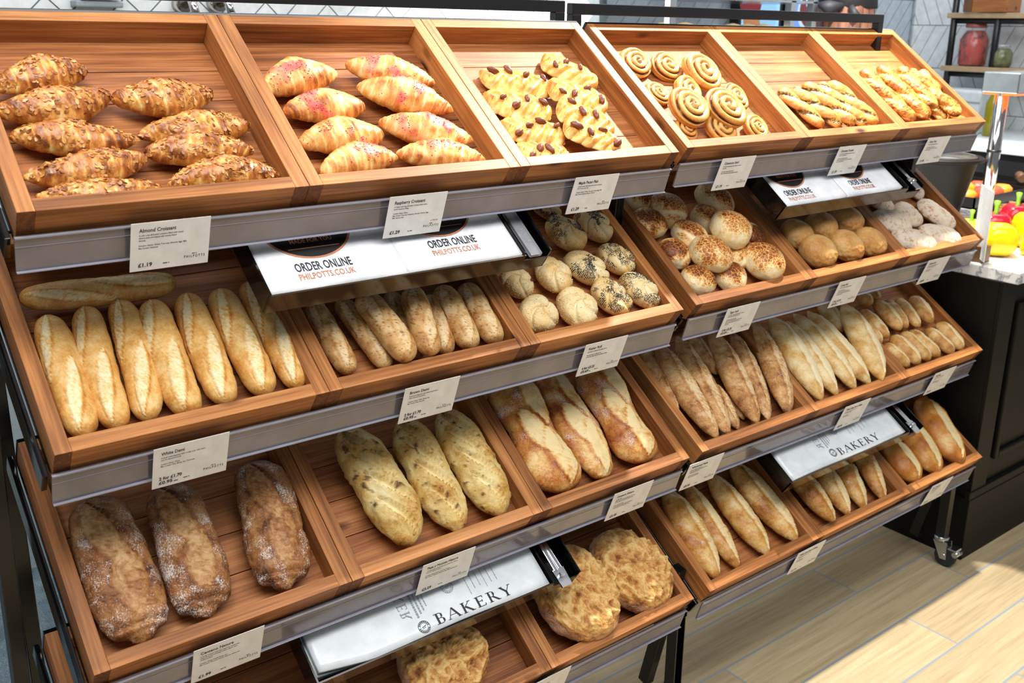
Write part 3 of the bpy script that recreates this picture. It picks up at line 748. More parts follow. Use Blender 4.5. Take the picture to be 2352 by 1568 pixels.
HZ = {'almond': 0.85, 'raspberry': 0.85, 'plait': 0.38, 'swirl': 0.42, 'torsade': 0.8, 'cheese': 0.75, 'demi': 0.88, 'brown': 0.88, 'poppy': 0.62, 'sesame': 0.62, 'tiger': 0.72, 'crusty': 0.78, 'ciab': 0.6, 'centeno': 0.62, 'pasa': 0.72, 'campera': 0.55, 'whole': 0.72, 'nadal': 0.72, 'petit': 0.82, 'hogaza': 0.42, 'gallega': 0.72, 'half': 0.75, 'vienna': 0.72}
NAME = dict(almond='almond_croissant', raspberry='raspberry_croissant', plait='pecan_plait', swirl='cinnamon_swirl', torsade='chocolate_twist', cheese='cheese_twist', demi='white_baguette', brown='brown_baguette',
 poppy='poppy_seed_roll', sesame='sesame_roll', tiger='tiger_roll', crusty='crusty_roll', ciab='ciabatta_roll', centeno='rye_loaf', pasa='raisin_nut_loaf', campera='golden_country_loaf', whole='wholemeal_stick',
 nadal='white_stick_loaf', petit='small_oblong_roll', hogaza='rustic_round_loaf', gallega='country_baguette', half='half_baguette', vienna='soft_golden_loaf')
CAT = dict(almond='croissant', raspberry='croissant', plait='pastry', swirl='pastry', torsade='pastry', cheese='pastry', demi='baguette', brown='baguette', poppy='bread roll', sesame='bread roll', tiger='bread roll', crusty='bread roll',
 ciab='bread roll', centeno='bread loaf', pasa='bread loaf', campera='bread loaf', whole='bread stick', nadal='bread stick', petit='bread roll', hogaza='bread loaf', gallega='baguette', half='half baguette', vienna='bread loaf')
GRP = dict(almond='almond croissants', raspberry='raspberry croissants', plait='pecan plaits', swirl='cinnamon swirls', torsade='chocolate twists', cheese='cheese twists', demi='white baguettes', brown='brown baguettes', poppy='poppy seed rolls',
 sesame='sesame rolls', tiger='tiger rolls', crusty='crusty rolls', ciab='ciabatta rolls', centeno='rye loaves', pasa='raisin and nut loaves', campera='golden country loaves', whole='wholemeal sticks', nadal='white stick loaves', petit='small oblong rolls',
 hogaza='rustic round loaves', gallega='country baguettes', half='half baguettes', vienna='soft golden loaves')
BREADS = [
 ('A', 'almond', 0.0982, 0.2699, -0.0164, 14.6, 0.1355, 0.0301, 'almond croissant at the back left of the top left tray, cut by the photo edge'),
 ('A', 'almond', 0.1005, 0.2183, -0.0158, 12.0, 0.1648, 0.0309, 'dark almond croissant, second from the back in the left column'),
 ('A', 'almond', 0.1114, 0.1475, -0.0181, -6.3, 0.1619, 0.028, 'almond croissant in the middle of the left column, glossy brown left tip'),
 ('A', 'almond', 0.1116, 0.09, -0.0185, 6.4, 0.1667, 0.0274, 'almond croissant, second from the front in the left column'),
 ('A', 'almond', 0.1162, 0.0443, -0.0207, -0.5, 0.1607, 0.0247, 'almond croissant against the front rail, left column'),
 ('A', 'almond', 0.2581, 0.225, -0.0151, 4.2, 0.1539, 0.0318, 'almond croissant alone at the back of the right column, pointed left tip'),
 ('A', 'almond', 0.2822, 0.1518, -0.0165, 4.3, 0.1699, 0.0301, 'almond croissant, second from the back in the right column'),
 ('A', 'almond', 0.2736, 0.1052, -0.0174, -5.1, 0.1574, 0.029, 'almond croissant, second from the front in the right column'),
 ('A', 'almond', 0.2905, 0.046, -0.0186, 0.4, 0.1655, 0.0274, 'flake-covered almond croissant against the front rail, right column'),
 ('B', 'raspberry', 0.0951, 0.2506, -0.0137, 15.2, 0.151, 0.0337, 'plump raspberry croissant at the back of the left column'),
 ('B', 'raspberry', 0.1098, 0.1839, -0.0151, 3.2, 0.1478, 0.0318, 'raspberry croissant with bright pink centre, second in the left column'),
 ('B', 'raspberry', 0.1078, 0.1111, -0.0145, 5.3, 0.1561, 0.0326, 'pale raspberry croissant with few pink crumbs, third in the left column'),
 ('B', 'raspberry', 0.1153, 0.0532, -0.0171, 7.1, 0.147, 0.0293, 'raspberry croissant against the front rail in the left column'),
 ('B', 'raspberry', 0.2754, 0.2666, -0.0143, -19.2, 0.1641, 0.0329, 'raspberry croissant at the back of the right column'),
 ('B', 'raspberry', 0.2717, 0.1985, -0.0129, -24.0, 0.1738, 0.0347, 'long raspberry croissant with deep pink patch, second in the right column'),
 ('B', 'raspberry', 0.2737, 0.1175, -0.0152, -19.8, 0.1692, 0.0317, 'raspberry croissant with two pink bands, third in the right column'),
 ('B', 'raspberry', 0.2733, 0.0566, -0.0174, -11.2, 0.1646, 0.0289, 'raspberry croissant against the front rail in the right column'),
 ('C', 'plait', 0.1493, 0.2435, -0.03, -11.8, 0.1553, 0.0287, 'pecan plait at the back of the left column of its tray'),
 ('C', 'plait', 0.1147, 0.1789, -0.0296, -14.0, 0.1412, 0.0296, 'pecan plait, second from the back in the left column'),
 ('C', 'plait', 0.1087, 0.1078, -0.0304, -11.4, 0.1336, 0.0275, 'pecan plait with two large nuts, third in the left column'),
 ('C', 'plait', 0.0991, 0.0542, -0.0319, -8.8, 0.1128, 0.0231, 'pecan plait half hidden behind the front rail'),
 ('C', 'plait', 0.3025, 0.2692, -0.0291, -39.2, 0.1281, 0.0312, 'pecan plait at the back right corner of the pile'),
 ('C', 'plait', 0.2613, 0.1838, -0.0171, -25.6, 0.1314, 0.0313, 'pecan plait lying second in the right column'),
 ('C', 'plait', 0.2373, 0.118, -0.017, -33.7, 0.1238, 0.0315, 'pecan plait, third from the back in the right column'),
 ('C', 'plait', 0.2166, 0.0667, -0.0123, -33.3, 0.1198, 0.0277, 'pecan plait on top at the front right of the pile'),
 ('D', 'swirl', 0.0839, 0.2945, -0.0273, 0.0, 0.0754, 0.0377, 'cinnamon swirl at the back left, partly behind the left rail'),
 ('D', 'swirl', 0.1724, 0.2795, -0.0274, 0.0, 0.075, 0.0375, 'cinnamon swirl, second along the back of the tray'),
 ('D', 'swirl', 0.239, 0.2356, -0.0064, 0.0, 0.093, 0.0465, 'large cinnamon swirl leaning at the back right'),
 ('D', 'swirl', 0.0824, 0.1967, -0.0305, 0.0, 0.0567, 0.0284, 'cinnamon swirl at the left rail below the back row'),
 ('D', 'swirl', 0.1679, 0.19, -0.0216, 0.0, 0.0739, 0.037, 'cinnamon swirl tucked behind the big middle swirl'),
 ('D', 'swirl', 0.0974, 0.1166, -0.0027, 0.0, 0.0913, 0.0457, 'large flat cinnamon swirl on top in the middle left'),
 ('D', 'swirl', 0.2046, 0.1073, -0.0022, 0.0, 0.094, 0.047, 'large cinnamon swirl with loose tail on top at the right'),
 ('D', 'swirl', 0.306, 0.1643, -0.0225, 0.0, 0.0683, 0.0341, 'cinnamon swirl half under the right hand large swirl'),
 ('D', 'swirl', 0.0779, 0.0813, -0.0304, 0.0, 0.0572, 0.0286, 'cinnamon swirl at the front left against the left rail'),
 ('D', 'swirl', 0.1804, 0.0717, -0.0272, 0.0, 0.076, 0.038, 'cinnamon swirl in the middle of the front row'),
 ('D', 'swirl', 0.2974, 0.0683, -0.0291, 0.0, 0.0646, 0.0323, 'cinnamon swirl at the front right by the right rail'),
 ('E', 'torsade', 0.1088, 0.1196, -0.0238, -73.7, 0.1419, 0.022, 'chocolate twist leftmost in the tray, along the left rail'),
 ('E', 'torsade', 0.1729, 0.1197, -0.0235, -68.7, 0.1511, 0.0224, 'chocolate twist, second from the left'),
 ('E', 'torsade', 0.2035, 0.1146, -0.0121, -70.8, 0.1633, 0.0243, 'chocolate twist in the middle of five'),
 ('E', 'torsade', 0.2819, 0.1244, -0.0231, -75.8, 0.1639, 0.023, 'chocolate twist, second from the right'),
 ('E', 'torsade', 0.3206, 0.122, -0.0176, -79.4, 0.1676, 0.025, 'chocolate twist rightmost in the tray'),
 ('F', 'cheese', 0.1058, 0.1473, -0.022, -85.6, 0.2035, 0.0261, 'cheese twist leftmost, along the left rail'),
 ('F', 'cheese', 0.1794, 0.1508, -0.0168, -92.0, 0.2093, 0.0279, 'cheese twist, second from the left'),
 ('F', 'cheese', 0.219, 0.1445, 0.0026, -97.4, 0.1627, 0.0255, 'dark ended cheese twist lying on top in the middle'),
 ('F', 'cheese', 0.2825, 0.1262, -0.001, -79.1, 0.194, 0.0275, 'long cheese twist on top at the right'),
 ('F', 'cheese', 0.3715, 0.1932, -0.0198, -99.3, 0.0917, 0.0205, 'cheese twist tip at the back by the right rail'),
 ('F', 'cheese', 0.2669, 0.0765, -0.0265, -78.9, 0.0663, 0.0196, 'cheese twist end under the others at the front'),
 ('F', 'cheese', 0.3523, 0.052, -0.03, -30.9, 0.055, 0.0144, 'small cheese twist end in the front right corner'),
 ('G', 'demi', 0.1401, 0.279, -0.0159, -2.4, 0.2278, 0.0248, 'white baguette lying crosswise at the back of its tray'),
 ('G', 'demi', 0.0514, 0.1378, -0.019, -91.5, 0.2168, 0.026, 'white baguette leftmost of the front row, against the left rail'),
 ('G', 'demi', 0.1018, 0.142, -0.0195, -94.6, 0.2238, 0.0253, 'white baguette, second from the left in the front row'),
 ('G', 'demi', 0.1478, 0.1451, -0.0196, -96.3, 0.2261, 0.0252, 'white baguette, third from the left in the front row'),
 ('G', 'demi', 0.1979, 0.1327, -0.0166, -93.2, 0.2192, 0.0289, 'wide white baguette in the middle of the front row'),
 ('G', 'demi', 0.2547, 0.1381, -0.0177, -92.9, 0.2168, 0.0276, 'browner white baguette, third from the right in the front row'),
 ('G', 'demi', 0.3116, 0.1371, -0.0172, -90.4, 0.2155, 0.0282, 'white baguette, second from the right in the front row'),
 ('G', 'demi', 0.3648, 0.1412, -0.0195, -89.8, 0.2218, 0.0253, 'white baguette rightmost, partly under the bag dispenser'),
 ('H', 'brown', 0.0578, 0.1178, -0.0219, -88.7, 0.1607, 0.0224, 'brown baguette leftmost in its tray'),
 ('H', 'brown', 0.1167, 0.1102, -0.0227, -82.2, 0.1579, 0.0214, 'brown baguette, second from the left'),
 ('H', 'brown', 0.1432, 0.095, 0.0059, -82.1, 0.1515, 0.027, 'brown baguette lying on top at the middle left'),
 ('H', 'brown', 0.2007, 0.1151, -0.026, -96.0, 0.1487, 0.0197, 'brown baguette hidden beneath the two upper ones'),
 ('H', 'brown', 0.2141, 0.0943, 0.0045, -103.7, 0.1472, 0.0254, 'brown baguette lying on top in the centre with a pointed tip'),
 ('H', 'brown', 0.2612, 0.0994, -0.0225, -103.6, 0.1321, 0.0217, 'brown baguette under the central upper one, showing at its right'),
 ('H', 'brown', 0.2973, 0.1, -0.013, -94.5, 0.1434, 0.0259, 'brown baguette, second from the right'),
 ('H', 'brown', 0.3515, 0.0989, -0.0153, -92.6, 0.1399, 0.0256, 'brown baguette rightmost, by the right rail'),
 ('I', 'poppy', 0.2644, 0.338, -0.0234, 0.0, 0.0668, 0.0334, 'poppy seed roll at the back behind the bag dispenser'),
 ('I', 'poppy', 0.2533, 0.2497, -0.0123, 0.0, 0.0876, 0.0438, 'large poppy seed roll, back left of its tray'),
 ('I', 'poppy', 0.3467, 0.2663, -0.0191, 0.0, 0.0844, 0.0422, 'poppy seed roll at the back right under the price card'),
 ('I', 'poppy', 0.2494, 0.1569, -0.0184, 0.0, 0.0873, 0.0436, 'poppy seed roll in the centre of the tray'),
 ('I', 'poppy', 0.3421, 0.1675, -0.02, 0.0, 0.0807, 0.0403, 'poppy seed roll by the right rail, second from the back'),
 ('I', 'poppy', 0.2569, 0.0744, -0.0147, 0.0, 0.086, 0.043, 'heavily seeded poppy roll against the front rail'),
 ('I', 'poppy', 0.3447, 0.08, -0.0195, 0.0, 0.0828, 0.0414, 'poppy seed roll in the front right corner'),
 ('I', 'sesame', 0.0722, 0.1557, -0.0229, 0.0, 0.069, 0.0345, 'sesame roll leftmost, by the left rail'),
 ('I', 'sesame', 0.1576, 0.1523, -0.0142, 0.0, 0.0797, 0.0399, 'round sesame roll behind the front two'),
 ('I', 'sesame', 0.0692, 0.0724, -0.0191, 0.0, 0.0842, 0.0421, 'sesame roll at the front left against the rail'),
 ('I', 'sesame', 0.1596, 0.065, -0.0137, 0.0, 0.0901, 0.0451, 'sesame roll in the middle of the front'),
 ('J', 'tiger', 0.0744, 0.3242, -0.0175, 0.0, 0.078, 0.039, 'tiger roll in the back left corner below the strip'),
 ('J', 'tiger', 0.1325, 0.2685, -0.0121, 0.0, 0.0967, 0.0484, 'pale tiger roll at the back left'),
 ('J', 'tiger', 0.0565, 0.2448, -0.0163, 0.0, 0.0823, 0.0412, 'dark crackled tiger roll against the left rail'),
 ('J', 'tiger', 0.305, 0.2824, -0.0132, 0.0, 0.0929, 0.0465, 'pale tiger roll at the back right'),
 ('J', 'tiger', 0.2333, 0.2264, -0.0158, 0.0, 0.084, 0.042, 'tiger roll behind the large upper one'),
 ('J', 'tiger', 0.3417, 0.1682, -0.0202, 0.0, 0.0686, 0.0343, 'tiger roll by the right rail, mostly hidden'),
 ('J', 'tiger', 0.1338, 0.182, -0.0088, 0.0, 0.0873, 0.0437, 'tiger roll in the middle behind the front upper one'),
 ('J', 'tiger', 0.0649, 0.1504, -0.0172, 0.0, 0.079, 0.0395, 'brown topped tiger roll on the left with white split'),
 ('J', 'tiger', 0.2417, 0.1135, -0.0192, 0.0, 0.0722, 0.0361, 'tiger roll hidden between the upper rolls'),
 ('J', 'tiger', 0.2318, 0.1613, 0.0197, 0.0, 0.103, 0.0515, 'large dark topped tiger roll on top of the pile'),
 ('J', 'tiger', 0.127, 0.1106, 0.0113, 0.0, 0.0947, 0.0474, 'pale tiger roll on top at the centre front'),
 ('J', 'tiger', 0.2871, 0.072, -0.0036, 0.0, 0.1056, 0.0528, 'large tiger roll in the front right corner'),
 ('J', 'tiger', 0.0736, 0.0686, -0.0176, 0.0, 0.0779, 0.039, 'tiger roll in the front left corner'),
 ('J', 'tiger', 0.1709, 0.0594, -0.0164, 0.0, 0.0819, 0.0409, 'tiger roll in the middle of the front'),
 ('K', 'crusty', 0.0857, 0.1389, -0.0131, 0.0, 0.0861, 0.043, 'smooth crusty roll at the back left of its tray'),
 ('K', 'crusty', 0.1915, 0.1475, -0.011, 0.0, 0.093, 0.0465, 'crusty roll in the middle of the back row'),
 ('K', 'crusty', 0.3046, 0.1523, -0.0109, 0.0, 0.0934, 0.0467, 'crusty roll at the back right under the dispenser'),
 ('K', 'crusty', 0.0965, 0.073, -0.0059, 0.0, 0.0963, 0.0482, 'round crusty roll at the front left'),
 ('K', 'crusty', 0.2132, 0.0737, -0.0071, 0.0, 0.0925, 0.0463, 'crusty roll with cracked skin in the middle of the front'),
 ('K', 'crusty', 0.3137, 0.0714, -0.0079, 0.0, 0.0902, 0.0451, 'crackled crusty roll at the front right'),
 ('L', 'ciab', 0.0944, 0.1267, -0.0175, -15.9, 0.1377, 0.0407, 'floury ciabatta roll at the left rail, middle'),
 ('L', 'ciab', 0.1928, 0.1405, -0.0176, -82.9, 0.0904, 0.0405, 'floury ciabatta roll in the middle of the back'),
 ('L', 'ciab', 0.3129, 0.1219, -0.0164, -58.5, 0.1249, 0.0427, 'floury ciabatta roll by the right rail at the back'),
 ('L', 'ciab', 0.1092, 0.0498, -0.0137, -18.8, 0.153, 0.0404, 'floury ciabatta roll at the front left of its tray'),
 ('L', 'ciab', 0.2392, 0.0486, -0.0137, -16.5, 0.1507, 0.0404, 'floury ciabatta roll at the front right'),
 ('L', 'ciab', 0.3378, 0.2148, -0.0244, -51.0, 0.0412, 0.0283, 'small floury ciabatta roll at the very back right'),
 ('L', 'ciab', 0.1344, 0.1985, -0.0238, -21.4, 0.0851, 0.0294, 'floury ciabatta roll behind, under the dispenser'),
 ('M', 'centeno', 0.0793, 0.1501, -0.0115, -90.1, 0.2511, 0.05, 'floury dark rye loaf leftmost of three'),
 ('M', 'centeno', 0.1806, 0.148, -0.0131, -94.1, 0.2395, 0.0472, 'dark rye loaf in the middle with an oval slash'),
 ('M', 'centeno', 0.3201, 0.1453, -0.012, -100.6, 0.2385, 0.0491, 'dark rye loaf on the right standing apart'),
 ('N', 'pasa', 0.1245, 0.1561, -0.0085, -86.7, 0.256, 0.0476, 'pale raisin and nut loaf leftmost of three'),
 ('N', 'pasa', 0.2333, 0.1495, -0.0117, -92.2, 0.2529, 0.0428, 'pale raisin and nut loaf in the middle'),
 ('N', 'pasa', 0.3238, 0.1475, -0.0103, -91.1, 0.2473, 0.0449, 'pale raisin and nut loaf at the right rail'),
 ('O', 'campera', 0.0905, 0.1672, -0.0111, -94.7, 0.2817, 0.0572, 'broad golden loaf with pale crust leftmost of three'),
 ('O', 'campera', 0.2004, 0.1646, -0.0202, -95.8, 0.2723, 0.0471, 'floury brown loaf in the middle, tucked between two'),
 ('O', 'campera', 0.3098, 0.1624, -0.0125, -97.3, 0.2675, 0.0544, 'golden loaf at the right rail with wavy outline'),
 ('P', 'whole', 0.0515, 0.2079, -0.0256, -103.3, 0.2088, 0.0278, 'wholemeal stick lying under the leftmost one'),
 ('P', 'whole', 0.0873, 0.1603, -0.0075, -96.6, 0.2824, 0.037, 'wholemeal stick leftmost on top, floury'),
 ('P', 'whole', 0.1436, 0.1606, -0.0078, -104.1, 0.2922, 0.0365, 'wholemeal stick, second from the left'),
 ('P', 'whole', 0.2322, 0.2437, -0.0226, -98.7, 0.1268, 0.0263, 'wholemeal stick tip showing behind the second and third'),
 ('P', 'whole', 0.2507, 0.1586, -0.0078, -106.7, 0.2866, 0.0365, 'wholemeal stick in the middle of the upper layer'),
 ('P', 'whole', 0.3092, 0.1506, -0.0137, -112.5, 0.2773, 0.0306, 'wholemeal stick, second from the right'),
 ('P', 'whole', 0.3825, 0.1576, -0.0084, -114.5, 0.306, 0.0356, 'wholemeal stick rightmost with dark split'),
 ('P', 'whole', 0.1871, 0.0991, -0.0293, -104.1, 0.1344, 0.0221, 'wholemeal stick end under the second one'),
 ('P', 'whole', 0.2276, 0.1039, -0.0319, -110.3, 0.1085, 0.0183, 'thin wholemeal stick end under the middle one'),
 ('Q', 'nadal', 0.0882, 0.1569, -0.0069, -104.4, 0.2768, 0.041, 'white stick loaf leftmost in its tray'),
 ('Q', 'nadal', 0.1554, 0.1471, -0.0185, -100.0, 0.2504, 0.0324, 'white stick loaf tucked under the leftmost one'),
 ('Q', 'nadal', 0.2103, 0.1529, -0.0134, -93.0, 0.265, 0.0341, 'white stick loaf with golden slash, third from the left'),
 ('Q', 'nadal', 0.2687, 0.1503, -0.0116, -91.4, 0.2615, 0.0369, 'white stick loaf with floury grey side, fourth'),
 ('Q', 'nadal', 0.3538, 0.1411, 0.0001, -113.3, 0.2734, 0.0424, 'white stick loaf rightmost on top'),
 ('Q', 'nadal', 0.3522, 0.2505, -0.0203, -95.5, 0.113, 0.0298, 'white stick loaf behind, showing between two others'),
 ('R', 'petit', 0.0609, 0.1799, -0.0218, -102.4, 0.1091, 0.0241, 'small roll at the left rail behind the front row'),
 ('R', 'petit', 0.0788, 0.1851, -0.0106, -87.3, 0.1073, 0.0231, 'small golden roll leftmost of the middle row'),
 ('R', 'petit', 0.1507, 0.1969, -0.0065, -91.5, 0.1112, 0.0285, 'small pale roll, second in the middle row'),
 ('R', 'petit', 0.2051, 0.1969, -0.0141, -103.4, 0.1073, 0.0238, 'small roll, third in the middle row'),
 ('R', 'petit', 0.2523, 0.1895, -0.0119, -101.6, 0.1117, 0.024, 'small roll with pale seam, fourth in the middle row'),
 ('R', 'petit', 0.3146, 0.1849, -0.0087, -103.9, 0.103, 0.0282, 'small plump roll at the right of the middle row'),
 ('R', 'petit', 0.1219, 0.2669, -0.0092, -101.5, 0.0505, 0.0249, 'small roll at the back left under the card'),
 ('R', 'petit', 0.1856, 0.2775, -0.0128, -95.4, 0.045, 0.0202, 'small roll furthest back in its tray'),
 ('R', 'petit', 0.074, 0.0807, -0.0239, -79.1, 0.089, 0.0214, 'small pale roll at the front left by the rail'),
 ('R', 'petit', 0.1106, 0.0834, -0.0152, -83.9, 0.1067, 0.0276, 'small wrinkled roll, second in the front row'),
 ('R', 'petit', 0.1727, 0.086, -0.0207, -84.4, 0.1083, 0.0255, 'small roll, third in the front row'),
 ('R', 'petit', 0.2109, 0.0835, -0.0175, -77.5, 0.1077, 0.0245, 'small roll with white seam, fourth in the front row'),
 ('R', 'petit', 0.2814, 0.0761, -0.0172, -79.2, 0.1006, 0.0249, 'small roll, second from the right in the front row'),
 ('R', 'petit', 0.3376, 0.0795, -0.0151, -91.6, 0.1053, 0.0277, 'small roll with wide pale seam at the front right'),
 ('T', 'hogaza', 0.2107, 0.1003, -0.0117, 0.0, 0.1682, 0.0841, 'round wrinkled loaf alone under the bottom bag dispenser'),
 ('U', 'hogaza', 0.1346, 0.1144, 0.0038, 0.0, 0.1895, 0.0947, 'big round rustic loaf in front, beside the dispenser'),
 ('U', 'hogaza', 0.2998, 0.1121, -0.0087, 0.0, 0.1866, 0.0933, 'round rustic loaf behind, by the right rail'),
 ('V', 'gallega', 0.0661, 0.1422, -0.0132, -96.4, 0.2446, 0.0405, 'white baguette leftmost, against the left rail'),
 ('V', 'gallega', 0.1427, 0.1406, -0.0192, -95.5, 0.2425, 0.0314, 'white baguette with floury ridge beside the leftmost'),
 ('V', 'gallega', 0.2334, 0.1399, -0.0152, -90.1, 0.2438, 0.0375, 'white baguette, second from the right, floury'),
 ('V', 'gallega', 0.3288, 0.1425, -0.012, -85.3, 0.2516, 0.0423, 'white baguette rightmost with a long pale slash'),
 ('W', 'half', 0.0958, 0.0818, -0.0142, -87.9, 0.1284, 0.0373, 'half baguette leftmost of the front four, cut end up'),
 ('W', 'half', 0.1741, 0.0825, -0.0153, -102.6, 0.1316, 0.0357, 'floury half baguette, second of the front four'),
 ('W', 'half', 0.2488, 0.0793, -0.0161, -109.3, 0.1365, 0.0346, 'half baguette, third of the front four'),
 ('W', 'half', 0.3388, 0.0787, -0.0164, -111.8, 0.1405, 0.0341, 'half baguette rightmost of the front four'),
 ('W', 'half', 0.0933, 0.1672, -0.0174, -74.7, 0.0656, 0.0328, 'half baguette behind the leftmost one'),
 ('W', 'half', 0.1876, 0.1682, -0.0177, -74.9, 0.0607, 0.0324, 'half baguette behind the second one'),
 ('W', 'half', 0.2866, 0.1677, -0.018, -90.6, 0.0637, 0.0319, 'half baguette behind the third one'),
 ('X', 'vienna', 0.0835, 0.0893, -0.0085, -99.3, 0.141, 0.0476, 'soft golden loaf leftmost of three'),
 ('X', 'vienna', 0.1979, 0.1033, -0.0076, -107.6, 0.181, 0.0489, 'soft golden loaf in the middle of three'),
 ('X', 'vienna', 0.3223, 0.1235, -0.004, -108.2, 0.2359, 0.0543, 'long soft golden loaf by the right rail'),
]
pec = None
for bi, (tr, kind, x, y, z, ang, L, R, lab) in enumerate(BREADS):
    rng = random.Random(bi*7+3); hz = HZ[kind]; seed = bi*31+5
    N = None
    if kind in ('poppy', 'sesame', 'tiger', 'crusty', 'swirl', 'hogaza'): P, tone, flo, sp, N, up = bake_round(kind, L, R, hz, seed, rng)
    elif kind in ('almond', 'raspberry'): P, tone, flo, sp, a, t = bake_croissant(L, R, hz, seed, rng)
    elif kind == 'plait': P, tone, flo, sp, a, t = bake_plait(L, R, hz, seed, rng)
    elif kind in ('torsade', 'cheese'): P, tone, flo, sp, a, t = bake_twist(kind, L, R, hz, seed, rng)
    else: P, tone, flo, sp, a, t = bake_log(kind, L, R, hz, seed, rng)
    if kind == 'almond': sp = sp*0
    o = link(NAME[kind], build(NAME[kind], P, tone, flo, sp, CR[kind]))
    tilt = Matrix.Identity(4)
    if kind == 'swirl': tilt = Matrix.Rotation(math.radians(rng.uniform(10, 20)), 4, Vector((1, rng.uniform(-.2, .5), 0)).normalized()) @ Matrix.Scale(1.08, 4)
    if kind in ('poppy', 'sesame', 'tiger', 'hogaza'): ang = rng.uniform(0, 360) if kind != 'poppy' else rng.uniform(95, 150)
    o.matrix_world = TROOT[tr] @ T(x, y, z) @ rot_z(math.radians(ang)) @ tilt
    tag(o, lab, CAT[kind], GRP[kind])
    if kind == 'almond':
        mk = sm(.15, .8, np.cos(a))*(.25+sm(-.15, .3, fbm(P, 30, seed+20, 2)))
        scatter('almond_flakes', P, mk, 170, .0038, M['almond_flake'], o, rng, 'flake')
    elif kind == 'raspberry':
        mk = sm(.1, .8, np.cos(a))*sm(.05, .42, fbm(P, 26, seed+20, 2)+.1)*sm(1, .4, np.abs(t))+.002
        scatter('raspberry_crumbs', P, mk, 130, .0018, M['crumb'], o, rng, 'seed', .3, .05)
    elif kind == 'poppy':
        mk = sm(-.05, .35, up)*sm(.0, .22, fbm(P, 30, seed+20, 2)+.07)+.012
        scatter('poppy_seeds', P, mk, 2400, .00115, M['poppy_seed'], o, rng, 'seed', .5, .1)
    elif kind == 'sesame':
        mk = sm(-.3, .3, up); scatter('sesame_seeds', P, mk, 420, .0014, M['sesame_seed'], o, rng, 'seed', .4, .1)
    elif kind == 'plait':
        for q in range(rng.choice((3, 3, 4))):
            tt = -.62+q*.44+rng.uniform(-.08, .08); i = int(np.argmin(np.abs(t[:, 0]-tt))); j = int(np.argmin(np.abs(a[0]-rng.uniform(-.6, .6))))
            p = P[i, j]
            if pec is None: pm = pecan_mesh().obj('pecan', M['pecan'], o); pec = pm.data
            else: pm = link('pecan', pec, o)
            pm.location = (p[0], p[1], p[2]+.003); pm.scale = [rng.uniform(.85, 1.25)]*3; pm.rotation_euler = (PI/2, rng.uniform(-.2, .2), rng.uniform(0, 3.1))
# ---------------------------------------------------------------- lettering
_txt = {}
def text_polys(s, bold=False):
    """outline of a line of text as triangles: cap height 1, starting at x=0"""
    key = (s, bold)
    if key in _txt: return _txt[key]
    cu = bpy.data.curves.new('t', 'FONT'); cu.body = s; cu.resolution_u = 2
    cu.offset = .032 if bold else .016
    o = bpy.data.objects.new('t', cu); C.objects.link(o)
    dg = bpy.context.evaluated_depsgraph_get(); me = bpy.data.meshes.new_from_object(o.evaluated_get(dg))
    v = [(p.co.x/.7, p.co.y/.7) for p in me.vertices]; f = [tuple(p.vertices) for p in me.polygons]
    bpy.data.objects.remove(o); bpy.data.curves.remove(cu); bpy.data.meshes.remove(me)
    _txt[key] = (v, f); return _txt[key]
class Print:
    """flat print laid a hair above a surface"""
    def __init__(s): s.v, s.f, s.mi = [], [], []
    def add(s, v, f, mi=0):
        b = len(s.v); s.v += v; s.f += [tuple(b+i for i in q) for q in f]; s.mi += [mi]*len(f)
    def text(s, t, x, y, width, cap, mi=0, bold=False, m=None):
        v, f = text_polys(t, bold)
        if not v: return
        x0 = min(p[0] for p in v); x1 = max(p[0] for p in v); k = width/(x1-x0)
        q = [(x+(a-x0)*k, y+b*cap, 0) for a, b in v]
        if m: q = [tuple(m @ Vector(p)) for p in q]
        s.add(q, f, mi)
    def rect(s, x0, x1, y0, y1, mi=0): s.add([(x0, y0, 0), (x1, y0, 0), (x1, y1, 0), (x0, y1, 0)], [(0, 1, 2, 3)], mi)
    def line(s, x0, y0, x1, y1, w, mi=0, m=None):
        d = Vector((x1-x0, y1-y0, 0)).normalized()*w/2; n = Vector((-d.y, d.x, 0))
        q = [(x0-n.x, y0-n.y, 0), (x1-n.x, y1-n.y, 0), (x1+n.x, y1+n.y, 0), (x0+n.x, y0+n.y, 0)]
        if m: q = [tuple(m @ Vector(p)) for p in q]
        s.add(q, [(0, 1, 2, 3)], mi)
    def ringpiece(s, cx, cy, r0, r1, a0=0, a1=2*PI, n=40, mi=0, sx=1.):
        v = []; f = []
        for i in range(n+1):
            a = a0+(a1-a0)*i/n; v += [(cx+r0*math.cos(a)*sx, cy+r0*math.sin(a), 0), (cx+r1*math.cos(a)*sx, cy+r1*math.sin(a), 0)]
            if i: f.append((2*i-2, 2*i-1, 2*i+1, 2*i))
        s.add(v, f, mi)
    def words(s, x, y, width, h, rng, mi=0):
        """a line of print too small to read: one short dash per word"""
        p = x
        while p < x+width-.001:
            w_ = min(rng.uniform(.0025, .007), x+width-p); s.rect(p, p+w_, y, y+h, mi); p += w_+.0012
    def obj(s, name, mats, parent, m=None):
        me = bpy.data.meshes.new(name); me.from_pydata(s.v, [], s.f); me.update()
        for q in mats: me.materials.append(q)
        me.polygons.foreach_set('material_index', s.mi)
        o = link(name, me, parent)
        if m is not None: o.matrix_local = m
        return o
